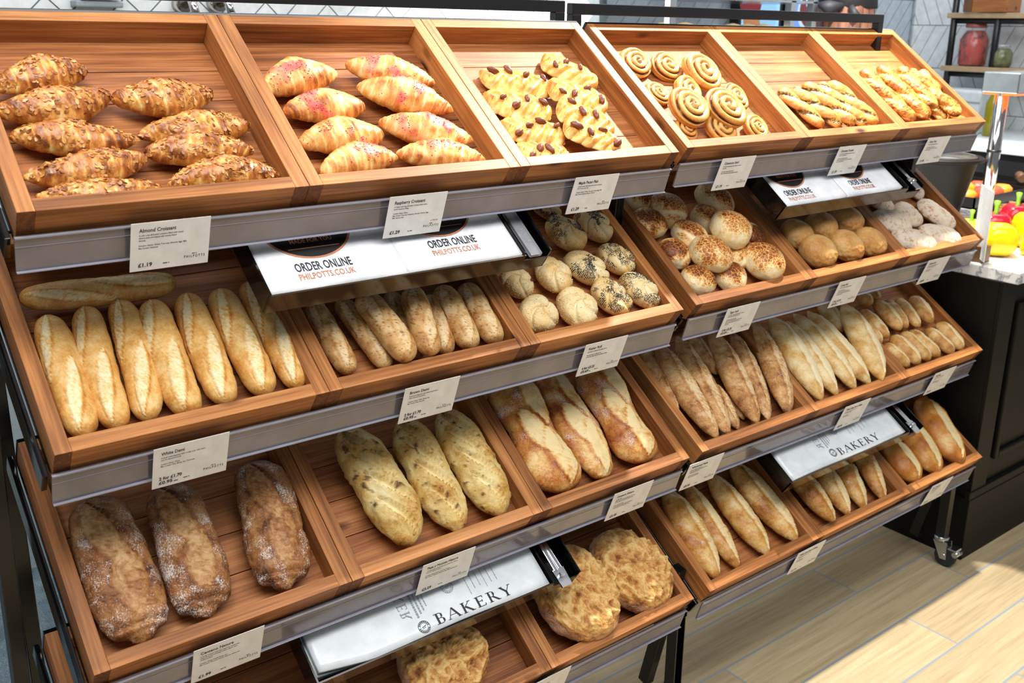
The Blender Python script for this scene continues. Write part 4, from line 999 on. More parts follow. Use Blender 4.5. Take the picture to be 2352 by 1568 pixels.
def serif(ch):
    """strokes of a roman capital, cap height 1: (x0, y0, x1, y1, width)"""
    H, t = .13, .05
    sf = lambda x, y, w_=.28: (x-w_/2, y, x+w_/2, y, t)
    if ch == 'B': return [(.16, 0, .16, 1, H), sf(.12, .025), sf(.12, .975), (.16, .975, .36, .975, t), (.16, .52, .40, .52, t), (.16, .025, .42, .025, t)], [(.36, .75, .17, .225, .12), (.40, .27, .20, .25, .13)], .68
    if ch == 'A': return [(.02, .0, .40, 1, t), (.40, 1.0, .76, 0, H), (.18, .36, .60, .36, t), sf(.04, .025, .24), sf(.76, .025, .26)], [], .86
    if ch == 'K': return [(.16, 0, .16, 1, H), sf(.16, .025), sf(.16, .975), (.20, .47, .62, .97, t), (.30, .58, .72, .02, H), sf(.62, .975, .24), sf(.74, .025, .26)], [], .88
    if ch == 'E': return [(.16, 0, .16, 1, H), (.02, .975, .58, .975, t), (.02, .025, .62, .025, t), (.16, .52, .48, .52, t), (.575, .98, .575, .80, t), (.61, .02, .62, .22, t), (.475, .42, .475, .62, t)], [], .72
    if ch == 'R': return [(.16, 0, .16, 1, H), sf(.16, .025), sf(.12, .975), (.16, .975, .36, .975, t), (.16, .48, .36, .48, t), (.38, .48, .72, .02, H), sf(.76, .025, .2)], [(.36, .73, .18, .245, .13)], .86
    if ch == 'Y': return [(.38, 0, .38, .48, H), (.06, .97, .40, .42, H), (.70, .97, .40, .44, t), sf(.38, .025), sf(.08, .975, .26), sf(.70, .975, .22)], [], .8
def serif_word(pr, word, x, y, cap, width, m=None, mi=0):
    tot = sum(serif(c)[2]+.16 for c in word)-.16; k = width/tot/cap; cx = 0
    for c in word:
        ln, arcs, adv = serif(c)
        mm = (m or Matrix.Identity(4)) @ T(x+cx*cap*k, y, 0) @ Matrix.Diagonal((cap*k, cap, 1, 1))
        for q in ln: pr.line(*q, m=mm, mi=mi)
        for (ax, ay, rx, ry, w_) in arcs:
            n = 14; v = []; f = []
            for i in range(n+1):
                a = -PI/2+PI*i/n; v += [tuple(mm @ Vector((ax+(rx-w_*math.cos(a))*math.cos(a)*1, ay+(ry-.045)*math.sin(a), 0))), tuple(mm @ Vector((ax+rx*math.cos(a), ay+ry*math.sin(a), 0)))]
                if i: f.append((2*i-2, 2*i-1, 2*i+1, 2*i))
            pr.add(v, f, mi)
        cx += adv+.16
# ---------------------------------------------------------------- price cards
CW, CH = .110, .077
CARDZ = [-.0300, -.0262, -.0205, -.0155]
CARDS = [
 (0, 0, .137, 'Almond Croissant', .46, ['£1.19'], ['A soft crisp all-butter croissant filled with sweet', 'almond paste and topped with crunchy flaked', 'almonds.', '', 'Contains: Gluten, Wheat, Tree nuts, Almonds, Eggs, Milk.', 'May Contain: Hazelnuts'], 'almond croissants'),
 (0, 0, .538, 'Raspberry Croissant', .52, ['£1.29'], ['A Vegan soft crisp all-butter croissant filled with a', 'sweet raspberry filling', '', 'Contains: Gluten, Wheat', 'May Contain: Tree nuts, Hazelnuts, Almonds, Walnuts, Eggs,', 'Milk, Sesame, Soya'], 'raspberry croissants'),
 (0, 0, .929, 'Maple Pecan Plait', .44, ['£1.29'], ['A Danish pastry filled with maple syrup and topped', 'with crunchy pecan nuts', '', 'Contains: Gluten, Wheat, Tree nuts, Pecans, Eggs, Milk', 'May Contain: Hazelnuts, Almonds, Walnuts'], 'pecan plaits'),
 (1, 0, .112, 'Cinnamon Swirl', .42, ['£1.19'], [.52, .12, 0, .36, .5], 'cinnamon swirls'),
 (1, 0, .530, 'Chocolate Torsade', .46, ['£1.39'], [.56, .26, 0, .36, .54, .26], 'chocolate twists'),
 (1, 0, .921, 'Cheese Twist', .32, ['£1.45'], [.42, 0, .36, .5, .22], 'cheese twists'),
 (0, 1, .127, 'White Demi', .30, ['2 for £1.70', '£0.95'], ['A small white baguette with a crisp crust, soft centre', 'and rich flavoured crumb', '', 'Contains: Gluten, Wheat', 'May Contain: Oats, Barley, Rye, Tree nuts'], 'white baguettes'),
 (0, 1, .537, 'Brown Demi', .34, ['2 for £1.70', '£0.95'], ['Small brown baguettes with malted wheat flakes, a', 'crisp crust and soft centre', '', 'Contains: Gluten, Wheat, Barley, Rye', 'May Contain: Oats, Tree nuts'], 'brown baguettes'),
 (0, 1, .936, 'Kaiser Roll', .30, ['4 for £2.25', '£0.69'], [.44, 0, .34, .5], 'seeded rolls'),
 (1, 1, .104, 'Tiger Roll', .26, ['4 for £2.25', '£0.69'], [.48, .36, 0, .3, .5, .44, .12], 'tiger rolls'),
 (1, 1, .513, 'Crusty Roll', .26, ['4 for £2.25', '£0.69'], [.46, 0, .24, .42, .5, .2], 'crusty rolls'),
 (1, 1, .911, 'Ciabatta Roll', .30, ['£0.89'], [.46, .38, 0, .22, .18], 'ciabatta rolls'),
 (0, 2, .138, 'Centeno Nature', .46, ['£1.99'], ['A locally inspired rustic Rye bread the combination', 'of Rye flour and sourdough makes it lighter than', 'traditional Ryes', '', 'Contains: Gluten, Wheat, Barley, Rye', 'May Contain: Tree nuts, Pecans, Walnuts, Brazil nuts,'], 'dark rye loaves'),
 (0, 2, .536, 'Pasa y Nucues Nature', .58, ['£2.29'], ['A locally inspired hand made with wheat flour, Raisins', 'and nuts. Perfect toasted', '', 'Contains: Gluten, Wheat, Tree nuts, Walnuts', 'May Contain: Hazelnuts, Almonds, Eggs, Milk, Sesame, Soya'], 'raisin and nut loaves'),
 (0, 2, .985, 'Campera Nature', .42, ['£2.49'], [.14, .5, .46, 0, .24, .48, .42], 'broad golden loaves'),
 (1, 2, -.037, 'Wholemeal Nada', .46, ['£0.95'], [.34, .5, .28, 0, .3, .3], 'wholemeal sticks'),
 (1, 2, .525, 'White Nada, Barra Gallega', .62, ['£0.95'], [.48, .26, 0, .2, .22], 'pale stick loaves'),
 (1, 2, .942, 'Petit Pain', .22, ['£0.45'], [.42, .06, 0, .22, .32], 'small oblong rolls'),
 (1, 3, .318, 'White Gand Barra Gallega', .66, ['£1.19'], [.44, .18, .0, .22, .24], 'country baguettes'),
 (1, 3, .918, 'Pan Candeal', .36, ['£1.29'], [.4, .3, 0, .24], 'soft golden loaves'),
 (0, 3, .745, 'Hogaza', .26, ['£2.49'], [.46, .3, 0, .24], 'round rustic loaves')]
WHERE = ['on the top row strip', 'on the second row strip', 'on the third row strip', 'on the bottom row strip']
cb = math.radians(21)
for k, (u, r, xo, title, tw, price, body, what) in enumerate(CARDS):
    X0, y, z, t_, w_ = S[u][r]; rng = random.Random(k)
    o = B().box(0, CW, 0, CH, -.0009, .0, 0).obj('price_card', M['card'])
    m = T(X0+xo, y, Z0+z+CARDZ[r]) @ Matrix(((1, 0, 0, 0), (0, -math.sin(cb), -math.cos(cb), 0), (0, math.cos(cb), -math.sin(cb), 0), (0, 0, 0, 1))) @ T(0, -CH, 0)
    o.matrix_world = m
    tag(o, 'white price card for the %s, %s' % (what, WHERE[r]), 'price card', 'white price cards')
    h = T(0, 0, .0003); pm = [M['ink'], M['copper_ink']]
    p = Print(); p.text(title, .011, CH-.0145, CW*tw, .0058); p.obj('title', pm, o, h)
    yy = CH-.0205; p = Print(); q = Print()
    for ln in body:
        if isinstance(ln, str):
            if ln: p.text(ln, .011, yy, min(.85, .0108*len(ln))*CW, .0022)
        elif ln: p.words(.011, yy, CW*ln, .0013, rng)
        if not ln: p, q = q, p
        yy -= .0041
    for a_ in (p, q):
        if a_.v: a_.obj('description', pm, o, h)
    p = Print()
    if len(price) == 2:
        p.text(price[0], .0095, .0145, CW*.30, .0058, bold=True); p.text(price[1], .0095, .0062, CW*.18, .0058, bold=True); p.words(.031, .0062, .006, .0016, rng)
    else: p.text(price[0], .011, .0065, CW*.175, .0062, bold=True)
    p.obj('price', pm, o, h)
    p = Print(); p.words(.045, .0080, .009, .0014, rng); p.obj('energy_value', pm, o, h)
    p = Print(); p.text('P H I L P O T T S', CW*.68, .0125, CW*.27, .0042); p.words(CW*.78, .0185, .007, .0011, rng); p.obj('maker_mark', pm, o, h)
    if title.startswith('Rasp'):
        p = Print(); p.text('VEGAN', CW*.82, .0235, .011, .0026, 1); p.line(CW*.79, .0245, CW*.797, .0236, .0006, 1); p.line(CW*.797, .0236, CW*.81, .0262, .0006, 1); p.obj('vegan_mark', pm, o, h)
    B().box(.04, .07, CH-.034, CH-.030, -.0165, -.0009).box(.04, .07, CH-.034, CH-.012, -.0022, -.0009).obj('clip', M['strip_edge'], o)

# ---------------------------------------------------------------- bag dispensers
def dispenser(u, r, xl, xb, xr, yf, label):
    m = row_frame(u, r)
    t = thing('bag_dispenser', label, 'bag dispenser', m, 'black bag dispensers under the shelves')
    yb = .27
    B().box(xl, xr, yf, yb, -.153, -.150).obj('floor_panel', M['gloss_black'], t)
    B().box(xl-.003, xl, yf-.003, yb, -.153, -.108).obj('side_panel', M['gloss_black'], t)
    B().box(xr, xr+.003, yf-.003, yb, -.153, -.108).obj('side_panel', M['gloss_black'], t)
    B().box(xb+.002, xb+.005, yf, yb, -.150, -.109).obj('divider', M['gloss_black'], t)
    B().box(xl-.003, xb+.005, yf-.003, yf, -.153, -.1135).obj('front_lip', M['bronze'], t)
    B().box(xb+.005, xr+.003, yf-.003, yf, -.153, -.128).obj('tool_pocket_lip', M['bronze'], t)
    for xx in (xl+.05, xr-.06):
        B().box(xx, xx+.02, .10, .22, -.112+.002, -.0605, 0).box(xl-.003, xl+.0, .10, .22, -.110, -.0605).obj('hanger', M['black'], t)
    return m
def bag(m, x0, x1, y0, y1, n0, n1, label, group, mat='paper', seed=1, corner=0.):
    nx, ny = 40, 26; vs = []; pn = Perlin(seed)
    X, Y = np.meshgrid(np.linspace(0, 1, nx), np.linspace(0, 1, ny), indexing='ij')
    x = x0+(x1-x0)*X; y = y0+(y1-y0)*Y
    wr = pn(np.stack([x*14, y*14, x*0+seed], -1))*.0012+pn(np.stack([x*40, y*22, x*0], -1))*.0004
    z = n1+wr*np.minimum(1, 14*np.minimum(X, 1-X))
    y = y+.0015*np.sin(9*X+seed)+corner*np.clip(1-5*X, 0, 1)
    top = np.stack([x, y, z], -1).reshape(-1, 3); bot = np.stack([x, y, x*0+n0], -1).reshape(-1, 3)
    n = nx*ny; fs = []
    for i in range(nx-1):
        for j in range(ny-1):
            a = i*ny+j; q = (a, a+ny, a+ny+1, a+1); fs.append(q); fs.append(tuple(n+k for k in q[::-1]))
    edge = [i*ny for i in range(nx)]+[(nx-1)*ny+j for j in range(1, ny)]+[i*ny+ny-1 for i in range(nx-2, -1, -1)]+[j for j in range(ny-2, 0, -1)]
    for a, b in zip(edge, edge[1:]+edge[:1]): fs.append((b, a, n+a, n+b))
    o = link('paper_bag', mesh_from('paper_bag', np.vstack([top, bot]), fs, M[mat], True)); o.matrix_world = m
    return tag(o, label, 'paper bag', group)
def order_print(o, x, w_, yo, yp, badge, n, word='ORDER ONLINE'):
    p = Print(); p.text(word, x, yo, w_, .0165); p.obj('lettering', [M['ink'], M['copper_ink']], o, T(0, 0, n+.0006))
    p = Print(); p.text('PHILPOTTS.CO.UK', x, yp, w_*.99, .0115, 1); p.obj('web_address', [M['ink'], M['copper_ink']], o, T(0, 0, n+.0006))
    cx, cy_, rx, ry = badge
    q = Print(); q.ringpiece(cx, cy_, 0, ry, mi=0, sx=rx/ry); q.ringpiece(cx, cy_, ry, ry+.0035, mi=1, sx=rx/ry)
    bd = q.obj('round_badge', [M['badge'], M['copper_ink']], o, T(0, 0, n+.0007))
    s = Print(); s.text('MADE FOR YOU', cx-.036, cy_-ry+.030, .072, .0085); s.rect(cx-.044, cx+.044, cy_-ry+.018, cy_-ry+.0196)
    s.obj('badge_lettering', [M['copper_ink']], bd, T(0, 0, .0004))
def tong(m, x, y0, y1, n, label, form):
    t = thing('serving_tongs', label, 'tongs', m @ T(x, 0, 0), 'serving tongs in the dispensers')
    if form == 'flat':
        B().box(-.010, .010, y0, y1, n, n+.003, .001).obj('blade', M['steel'], t)
        w_ = B().box(-.0135, .0135, y0-.002, y1+.004, n-.003, n+.006, .002).obj('clear_wrapper', M['wrap'], t)
        p = Print(); p.text('VOGUE', 0, 0, .034, .009); p.obj('lettering', [M['grey_ink']], w_, T(-.004, y0+.060, n+.0065) @ rot_z(-PI/2))
    else:
        B().bar((-.004, y1, n), (-.007, y0+.03, n+.006), .009, .0016).obj('arm', M['steel'], t)
        B().bar((.004, y1, n-.004), (.007, y0+.03, n+.002), .009, .0016).obj('arm', M['steel'], t)
        B().tube([(0, y0+.02, n-.004), (0, y0+.02, n+.012)], .0055, 14).obj('rivet', M['zinc'], t)
        B().prism([(-.012, y0-.004), (.012, y0-.004), (.014, y0+.034), (-.014, y0+.034)], n, n+.004).obj('handle_joint', M['steel'], t)
def wrapmat():
    t = NT('clear_film'); t.set(Base_Color=(.9, .92, .95, 1), Roughness=.08, Alpha=.22); return t.m
M['wrap'] = wrapmat(); M['steel'] = flat('polished_steel', (225, 226, 228), .2, 1.)
m = dispenser(0, 0, .3215, .798, .856, -.105, 'black bag dispenser below the raspberry croissants, holding two bag stacks')
b1 = bag(m, .3235, .562, -.1030, .26, -.1495, -.1122, 'stack of white paper bags with black badge, left half of the left upper dispenser', 'white badge paper bags', seed=2)
b2 = bag(m, .5635, .796, -.1025, .26, -.1495, -.1122, 'stack of white paper bags with black badge, beside the wrapped tongs on the left', 'white badge paper bags', seed=3)
order_print(b1, .3775, .0965, -.0715, -.0878, (.4250, .022, .075, .068), -.1122)
order_print(b2, .6235, .0970, -.0625, -.0795, (.6660, .030, .075, .068), -.1122)
tong(m, .830, -.104, .16, -.122, 'flat steel tongs in clear wrapper, in the left upper dispenser', 'flat')
m = dispenser(1, 0, .322, .822, .893, -.100, 'black bag dispenser below the chocolate twists on the right stand')
b1 = bag(m, .335, .566, -.0975, .26, -.1495, -.1120, 'stack of white paper bags with black badge, nearer the tiger rolls', 'white badge paper bags', seed=5)
b2 = bag(m, .568, .806, -.0965, .26, -.1495, -.1120, 'stack of white paper bags with black badge, above the ciabatta rolls', 'white badge paper bags', seed=6)
order_print(b1, .3535, .0990, -.0715, -.0880, (.4080, .022, .073, .068), -.1120)
order_print(b2, .6105, .0900, -.0670, -.0835, (.6520, .022, .073, .068), -.1120)
tong(m, .868, -.104, .14, -.116, 'steel tongs in the right upper dispenser, tip over the lip', 'scissor')
def bakery_print(o, n, bx, bw, by, seal, ker, seal2, c0, c1):
    p = Print(); serif_word(p, 'BAKERY', bx, by, .0200, bw)
    p.obj('lettering', [M['ink'], M['grey_ink']], o, T(0, 0, n+.0009)); p = Print()
    sx_, sy2 = seal
    def seal_(cx, cy_, r, mi):
        p.ringpiece(cx, cy_, r*.93, r, mi=mi); p.ringpiece(cx, cy_, r*.60, r*.64, mi=mi)
        for k in range(18):
            a = 2*PI*k/18+.1
            if k % 9 == 8: continue
            p.ringpiece(cx, cy_, r*.70, r*.88, a, a+.2, 3, mi)
        p.line(cx-r*.4, cy_-r*.05, cx+r*.4, cy_+r*.18, r*.09, mi); p.line(cx-r*.3, cy_-r*.25, cx+r*.25, cy_-r*.1, r*.07, mi)
    seal_(sx_, sy2, .0115, 0); p.obj('round_seal', [M['ink'], M['grey_ink']], o, T(0, 0, n+.0009)); p = Print()
    mk = T(ker[0], ker[1], 0) @ rot_z(-PI/2) @ Matrix.Diagonal((1, -1, 1, 1))   # print of the rear face showing through, mirrored
    serif_word(p, 'KER', 0, -.018, .018, .050, mk, 1)
    p.obj('rear_lettering', [M['ink'], M['grey_ink']], o, T(0, 0, n+.0009)); p = Print()
    seal_(seal2[0], seal2[1], .0125, 1); p.obj('round_seal', [M['ink'], M['grey_ink']], o, T(0, 0, n+.0009)); p = Print()
    rng = random.Random(3)
    for k in range(4):
        x = ker[0]+.028+k*.008
        y = ker[1]
        while y > ker[1]-.05+k*.004: w_ = rng.uniform(.002, .005); p.rect(x, x+.0035-.0006*k, y-w_, y, 1); y -= w_+.0012
    p.obj('small_print', [M['ink'], M['grey_ink']], o, T(0, 0, n+.0009)); p = Print()
    for k in range(6):
        x = c0[0]+(c1[0]-c0[0])*k/5; y = c0[1]
        while y > c1[1]+.004*(k % 3): w_ = rng.uniform(.002, .006); p.rect(x, x+.0012, y-w_, y, 1); y -= w_+.001
    p.obj('small_print', [M['ink'], M['grey_ink']], o, T(0, 0, n+.0009))
m = dispenser(0, 2, .324, .812, .880, -.098, 'black bag dispenser at the bottom, under the raisin loaves')
b0 = bag(m, .327, .800, -.0900, .26, -.1495, -.126, 'lower bundle of white bags with loose crumpled edges, bottom dispenser', 'white bakery bags', 'film', 8, .004)
b1 = bag(m, .333, .808, -.0960, .26, -.1255, -.1125, 'topmost white bag reading BAKERY, beside the steel scissor tongs', 'white bakery bags', 'film', 9, .012)
bakery_print(b1, -.1125, .5600, .168, -.0880, (.5345, -.0815), (.5035, -.010), (.6100, -.0297), (.6480, -.004), (.7100, -.056))
tong(m, .843, -.110, .14, -.118, 'steel scissor tongs with rivet in the bottom left dispenser', 'scissor')
m = dispenser(1, 2, .300, .800, .866, -.100, 'black bag dispenser on the right stand, under the pale stick loaves')
b1 = bag(m, .313, .792, -.0970, .26, -.1495, -.1125, 'white bag reading BAKERY in the lower right dispenser', 'white bakery bags', 'film', 12)
bakery_print(b1, -.1125, .5120, .172, -.0870, (.4930, -.0735), (.4600, -.004), (.5500, -.0200), (.6000, -.002), (.6800, -.044))
tong(m, .832, -.108, .13, -.114, 'steel tongs in the lower right dispenser, above the soft loaves', 'scissor')

# ---------------------------------------------------------------- the counter on the right
def marble():
    t = NT('white_marble'); v = t.n('ShaderNodeTexCoord').outputs['Object']
    w_ = t.n('ShaderNodeTexNoise'); w_.inputs['Scale'].default_value = 7; w_.inputs['Detail'].default_value = 6; w_.inputs['Distortion'].default_value = 1.6; t.l(v, w_.inputs['Vector'])
    a = t.math('ABSOLUTE', t.math('SUBTRACT', w_.outputs[0], .5)); a = t.math('MULTIPLY', a, 30, True)
    c = t.mix(a, lin((150, 156, 162)), lin((232, 232, 230))); t.l(c, t.b.inputs['Base Color']); t.set(Roughness=.2); return t.m
M['marble'] = marble()
CX, CY, CT = 2.473, -.087, .915
c = thing('serving_counter', 'black panelled counter with a white marble top at the right edge', 'counter', loc=(CX+.8, .4, 0))
ci = T(-(CX+.8), -.4, 0)
def cb_(name, mat, *boxes, bev=.002):
    b = B()
    for q in boxes: b.box(*q, bev, 0, ci)
    o = b.obj(name, mat, c); return o
cb_('plinth', M['black_cab'], (CX, 4.6, CY, 1.0, 0, .20))
cb_('body', M['black_cab'], (CX+.012, 4.6, CY+.018, 1.0, .20, .88))
cb_('marble_top', M['marble'], (CX+.014, 4.6, CY-.033, 1.02, .88, CT), bev=.003)
cb_('corner_stile', M['black_cab'], (CX+.012, CX+.10, CY+.006, CY+.018, .20, .88))
cb_('bottom_rail_moulding', M['black_cab'], (CX, 4.6, CY+.002, CY+.018, .20, .225))
for k in range(3):
    x0 = CX+.13+k*.68
    cb_('panel_moulding', M['black_cab'], (x0, x0+.022, CY+.004, CY+.018, .30, .80), (x0+.56, x0+.582, CY+.004, CY+.018, .30, .80), (x0+.022, x0+.56, CY+.004, CY+.018, .30, .322), (x0+.022, x0+.56, CY+.004, CY+.018, .778, .80), bev=.004)
# soup kettle
KX, KY = 3.09, .495
k = thing('soup_kettle', 'black soup kettle with clear shiny lid on the counter', 'soup kettle', loc=(KX, KY, CT))
M['kettle'] = flat('kettle_black', (24, 21, 17), .5)
B().lathe([(.080, .0), (.086, .007), (.096, .055), (.128, .203), (.132, .207)], 48).obj('pot', M['kettle'], k)
B().lathe([(.128, .205), (.150, .209), (.152, .218), (.144, .223), (.129, .219)], 48).obj('rim', M['kettle'], k)
M['kettle'].node_tree.nodes['Principled BSDF'].inputs['Specular IOR Level'].default_value = .25
M['lid'] = flat('tinted_lid', (70, 68, 62), .06)
ld = B().lathe([(.129, .220), (.120, .227), (.08, .235), (.04, .239), (.004, .240)], 48).obj('lid', M['lid'], k)
# card on its wooden block
M['walnut'] = flat('dark_wood_block', (104, 72, 44), .5)
sg = thing('sign_holder', 'white blank card standing in a small wooden block on the marble', 'sign', loc=(2.535, .030, CT))
B().box(-.024, .024, -.026, .026, 0, .048, .002, 0, rot_z(math.radians(8))).obj('wooden_block', M['walnut'], sg)
B().box(-.075, .075, -.0012, .0012, .012, .215, 0, 0, rot_z(math.radians(40))).obj('card', M['card'], sg)
# bell peppers
PEP = {'yellow': flat('yellow_pepper_skin', (246, 202, 10), .15), 'red': flat('red_pepper_skin', (178, 22, 40), .15), 'lime': flat('yellow_green_pepper_skin', (206, 210, 40), .15)}
M['stem'] = flat('pepper_stem', (120, 168, 40), .4)
def pepper(x, y, z, r, h, col, label, tilt=(0, 0, 0), stem=True):
    t = thing('bell_pepper', label, 'bell pepper', group='bell peppers on the counter')
    t.location = (x, y, z); t.rotation_euler = tilt
    pr = [(.10, .10), (.35, .02), (.66, .02), (.92, .18), (1, .42), (.98, .66), (.84, .88), (.6, .98), (.34, .95), (.14, .86)]
    b = B().lathe([(a*r, q*h) for a, q in pr], 40, lobes=4, amp=.07); b.obj('flesh', PEP[col], t)
    if stem: B().tube([(0, 0, h*.84), (.002, 0, h*1.0), (.006, .002, h*1.16), (.014, .006, h*1.30)], [r*.22, r*.12, r*.13, r*.20], 12).obj('stem', M['stem'], t)
pepper(2.66, .040, CT+.002, .056, .094, 'yellow', 'large yellow bell pepper at the front of the counter', stem=False)
pepper(2.78, .115, CT+.002, .052, .105, 'red', 'red bell pepper with a curled green stem behind the large yellow one')
pepper(2.72, -.045, CT+.002, .050, .090, 'yellow', 'yellow bell pepper at the right photo edge, stem showing', (.0, .9, 0))
pepper(2.86, .045, CT+.002, .050, .105, 'yellow', 'yellow bell pepper between the red ones, green stem up')
pepper(2.95, .130, CT+.002, .050, .112, 'red', 'red bell pepper furthest back near the heat lamp post')
pepper(2.70, .150, CT+.002, .042, .085, 'lime', 'yellow green bell pepper behind the white sign')
# hot food area
PX, PY = 3.085, .30
hl = thing('heat_lamp_stand', 'chrome heat lamp bar on a polished post above the food trays', 'heat lamp', loc=(PX, PY, CT))
B().tube([(0, 0, 0), (0, 0, .455)], .0215, 28).obj('post', M['pole'], hl)
B().tube([(0, 0, .255), (0, 0, .263)], .0235, 28).obj('post_collar', M['black'], hl)
B().box(-.025, 1.1, -.062, .062, .452, .520, .004).obj('lamp_housing', M['zinc'], hl)
M['lamp'] = NT('heat_lamp_glow'); M['lamp'].set(Base_Color=lin((255, 90, 30)), Roughness=.4); M['lamp'].b.inputs['Emission Color'].default_value = (1, .22, .04, 1); M['lamp'].b.inputs['Emission Strength'].default_value = 1.5; M['lamp'] = M['lamp'].m
B().box(-.020, 1.09, -.055, .055, .446, .452, .001).obj('lamp_element', M['lamp'], hl)
M['tray'] = flat('black_food_tray', (24, 22, 21), .3)
def foodtray(x0, x1, y0, y1, z, label):
    t = thing('food_tray', label, 'food tray', group='black food trays on the counter', loc=((x0+x1)/2, (y0+y1)/2, z))
    w_, d_ = (x1-x0)/2, (y1-y0)/2
    B().box(-w_, w_, -d_, d_, 0, .006).obj('base', M['tray'], t)
    B().box(-w_, w_, -d_, -d_+.006, 0, .045).box(-w_, w_, d_-.006, d_, 0, .045).box(-w_, -w_+.006, -d_, d_, 0, .045).box(w_-.006, w_, -d_, d_, 0, .045).obj('rim', M['tray'], t)
foodtray(3.13, 3.50, .16, .36, CT, 'black tray of yellow cooked pieces under the heat lamp, nearer')
foodtray(3.36, 3.82, .48, .86, CT, 'black tray of orange and red tomatoes under the heat lamp')
foodtray(3.90, 4.08, .42, .90, CT, 'black raised tray with a wooden spoon resting across it')
M['tomato'] = flat('red_tomato', (232, 84, 52), .3); M['squash'] = flat('orange_squash', (242, 160, 40), .35); M['corn'] = flat('yellow_pieces', (240, 204, 112), .4)
rng = random.Random(8)
for k in range(9):
    x, y = 3.43+.085*(k % 4)+rng.uniform(-.01, .01), .54+.10*(k//4)+rng.uniform(-.01, .01)
    o = B().lathe([(.004, .0), (.026, .006), (.038, .026), (.036, .044), (.022, .056), (.004, .054)], 20, lobes=5, amp=.05).obj('tomato', M['tomato'] if k % 3 else M['squash'])
    o.location = (x, y, CT+.0065+(.0)); o.rotation_euler = (0, 0, rng.uniform(0, 3))
    tag(o, ('round red tomato in the black tray under the heat lamp' if k % 3 else 'orange squash piece in the tomato tray under the heat lamp'), 'tomato' if k % 3 else 'squash', 'tomatoes in the hot tray' if k % 3 else 'squash pieces in the hot tray')
b = B()
for k in range(70):
    x, y = rng.uniform(-.165, .165), rng.uniform(-.08, .08); s_ = rng.uniform(.012, .022)
    b.box(-s_, s_, -s_*.6, s_*.6, 0, s_, .002, 0, T(x, y, .008+rng.uniform(0, .03)) @ rot_z(rng.uniform(0, 3)) @ rot_x(rng.uniform(-.4, .4)))
o = b.obj('vegetable_pieces', M['corn']); o.location = (3.315, .26, CT); tag(o, 'yellow cooked vegetable pieces heaped in the nearer black tray', 'vegetables', kind='stuff')
sp = B().tube([(3.93, .56, CT+.062), (3.90, .58, CT+.075), (3.88, .555, CT+.068)], [.014, .02, .018], 12).tube([(3.93, .56, CT+.062), (4.05, .40, CT+.058)], .013, 12).obj('wooden_spoon', M['walnut'])
tag(sp, 'brown wooden spoon handle resting on the raised food tray', 'spoon')

# ---------------------------------------------------------------- behind the counter
M['white_top'] = flat('white_worktop', (214, 222, 224), .3); M['dark_unit'] = flat('dark_steel_unit', (30, 33, 36), .4)
wt = thing('back_worktop', 'white worktop over a dark unit behind the food trays', 'worktop', loc=(4.4, .8, 0))
B().box(-.25, .30, -1.2, .72, 0, 1.045, .003).obj('cabinet', M['dark_unit'], wt)
B().box(-.28, .31, -1.22, .74, 1.045, 1.10, .004).obj('top', M['white_top'], wt)
ap = thing('white_appliance', 'white countertop machine below the jar shelves', 'appliance', loc=(4.42, 1.17, 1.10))
B().box(-.10, .12, -.16, .26, 0, .20, .012).obj('housing', M['white_top'], ap)
B().box(-.104, -.098, -.16, .26, .142, .149, .001).obj('seam', M['grey_ink'], ap)
B().box(-.106, -.099, .02, .06, .06, .12, .002).obj('label_panel', M['grey_ink'], ap)
bg = thing('green_bottle', 'yellow green bottle standing right of the white machine', 'bottle', loc=(4.30, .93, 1.10))
M['oil'] = flat('olive_oil', (150, 140, 20), .1)
B().lathe([(.03, 0), (.036, .006), (.036, .15), (.014, .20), (.013, .25)], 24).obj('body', M['oil'], bg)
B().lathe([(.015, .25), (.015, .275)], 16).obj('cap', M['black'], bg)
M['board'] = flat('pale_shelf_board', (176, 152, 116), .5)
sh = thing('pipe_shelving', 'black pipe shelving with pale wooden boards at top right', 'shelving', loc=(4.55, 1.05, 1.04))
for yy in (.235, .015, -.30):
    B().tube([(-.06, yy, .06), (-.06, yy, .85)], .016, 14).obj('pipe_post', M['black'], sh)
for zz in (.325, .575):
    B().tube([(-.06, .235, zz), (-.06, -.30, zz)], .013, 12).obj('pipe_rail', M['black'], sh)
    B().box(-.09, .10, -.36, .26, zz+.013, zz+.038, .003).obj('shelf_board', M['board'], sh)
def jar(x, y, z, r, h, fill, label, brine):
    t = thing('glass_jar', label, 'jar', loc=(x, y, z), group='preserve jars on the shelving')
    B().lathe([(r*.8, 0), (r*.96, .01), (r, h*.3), (r, h*.62), (r*.72, h*.80), (r*.60, h*.84)], 28).obj('contents', fill, t)
    g = B().lathe([(r*.84, -.0), (r*1.0, .008), (r*1.05, h*.3), (r*1.05, h*.64), (r*.78, h*.83), (r*.66, h*.87), (r*.66, h*.92)], 28).obj('glass', M['jar_glass'], t)
    B().lathe([(r*.70, h*.90), (r*.72, h*.92), (r*.72, h*.99), (r*.3, h)], 28).obj('lid', brine, t)
gm = NT('jar_glass'); gm.set(Base_Color=(.95, .97, .97, 1), Roughness=.03, Alpha=.07); M['jar_glass'] = gm.m
def preserve(name, a, b_):
    t = NT(name); v = t.n('ShaderNodeTexCoord').outputs['Object']; f = t.noise(v, 32, 4)
    t.l(t.ramp(f, [(.36, b_), (.52, a)]), t.b.inputs['Base Color']); t.set(Roughness=.2); return t.m
jar(4.53, 1.19, 1.404, .066, .20, preserve('red_peppers_in_oil', (170, 42, 20), (76, 18, 10)), 'large glass jar of red peppers on the lower board', flat('copper_lid', (150, 84, 66), .4))
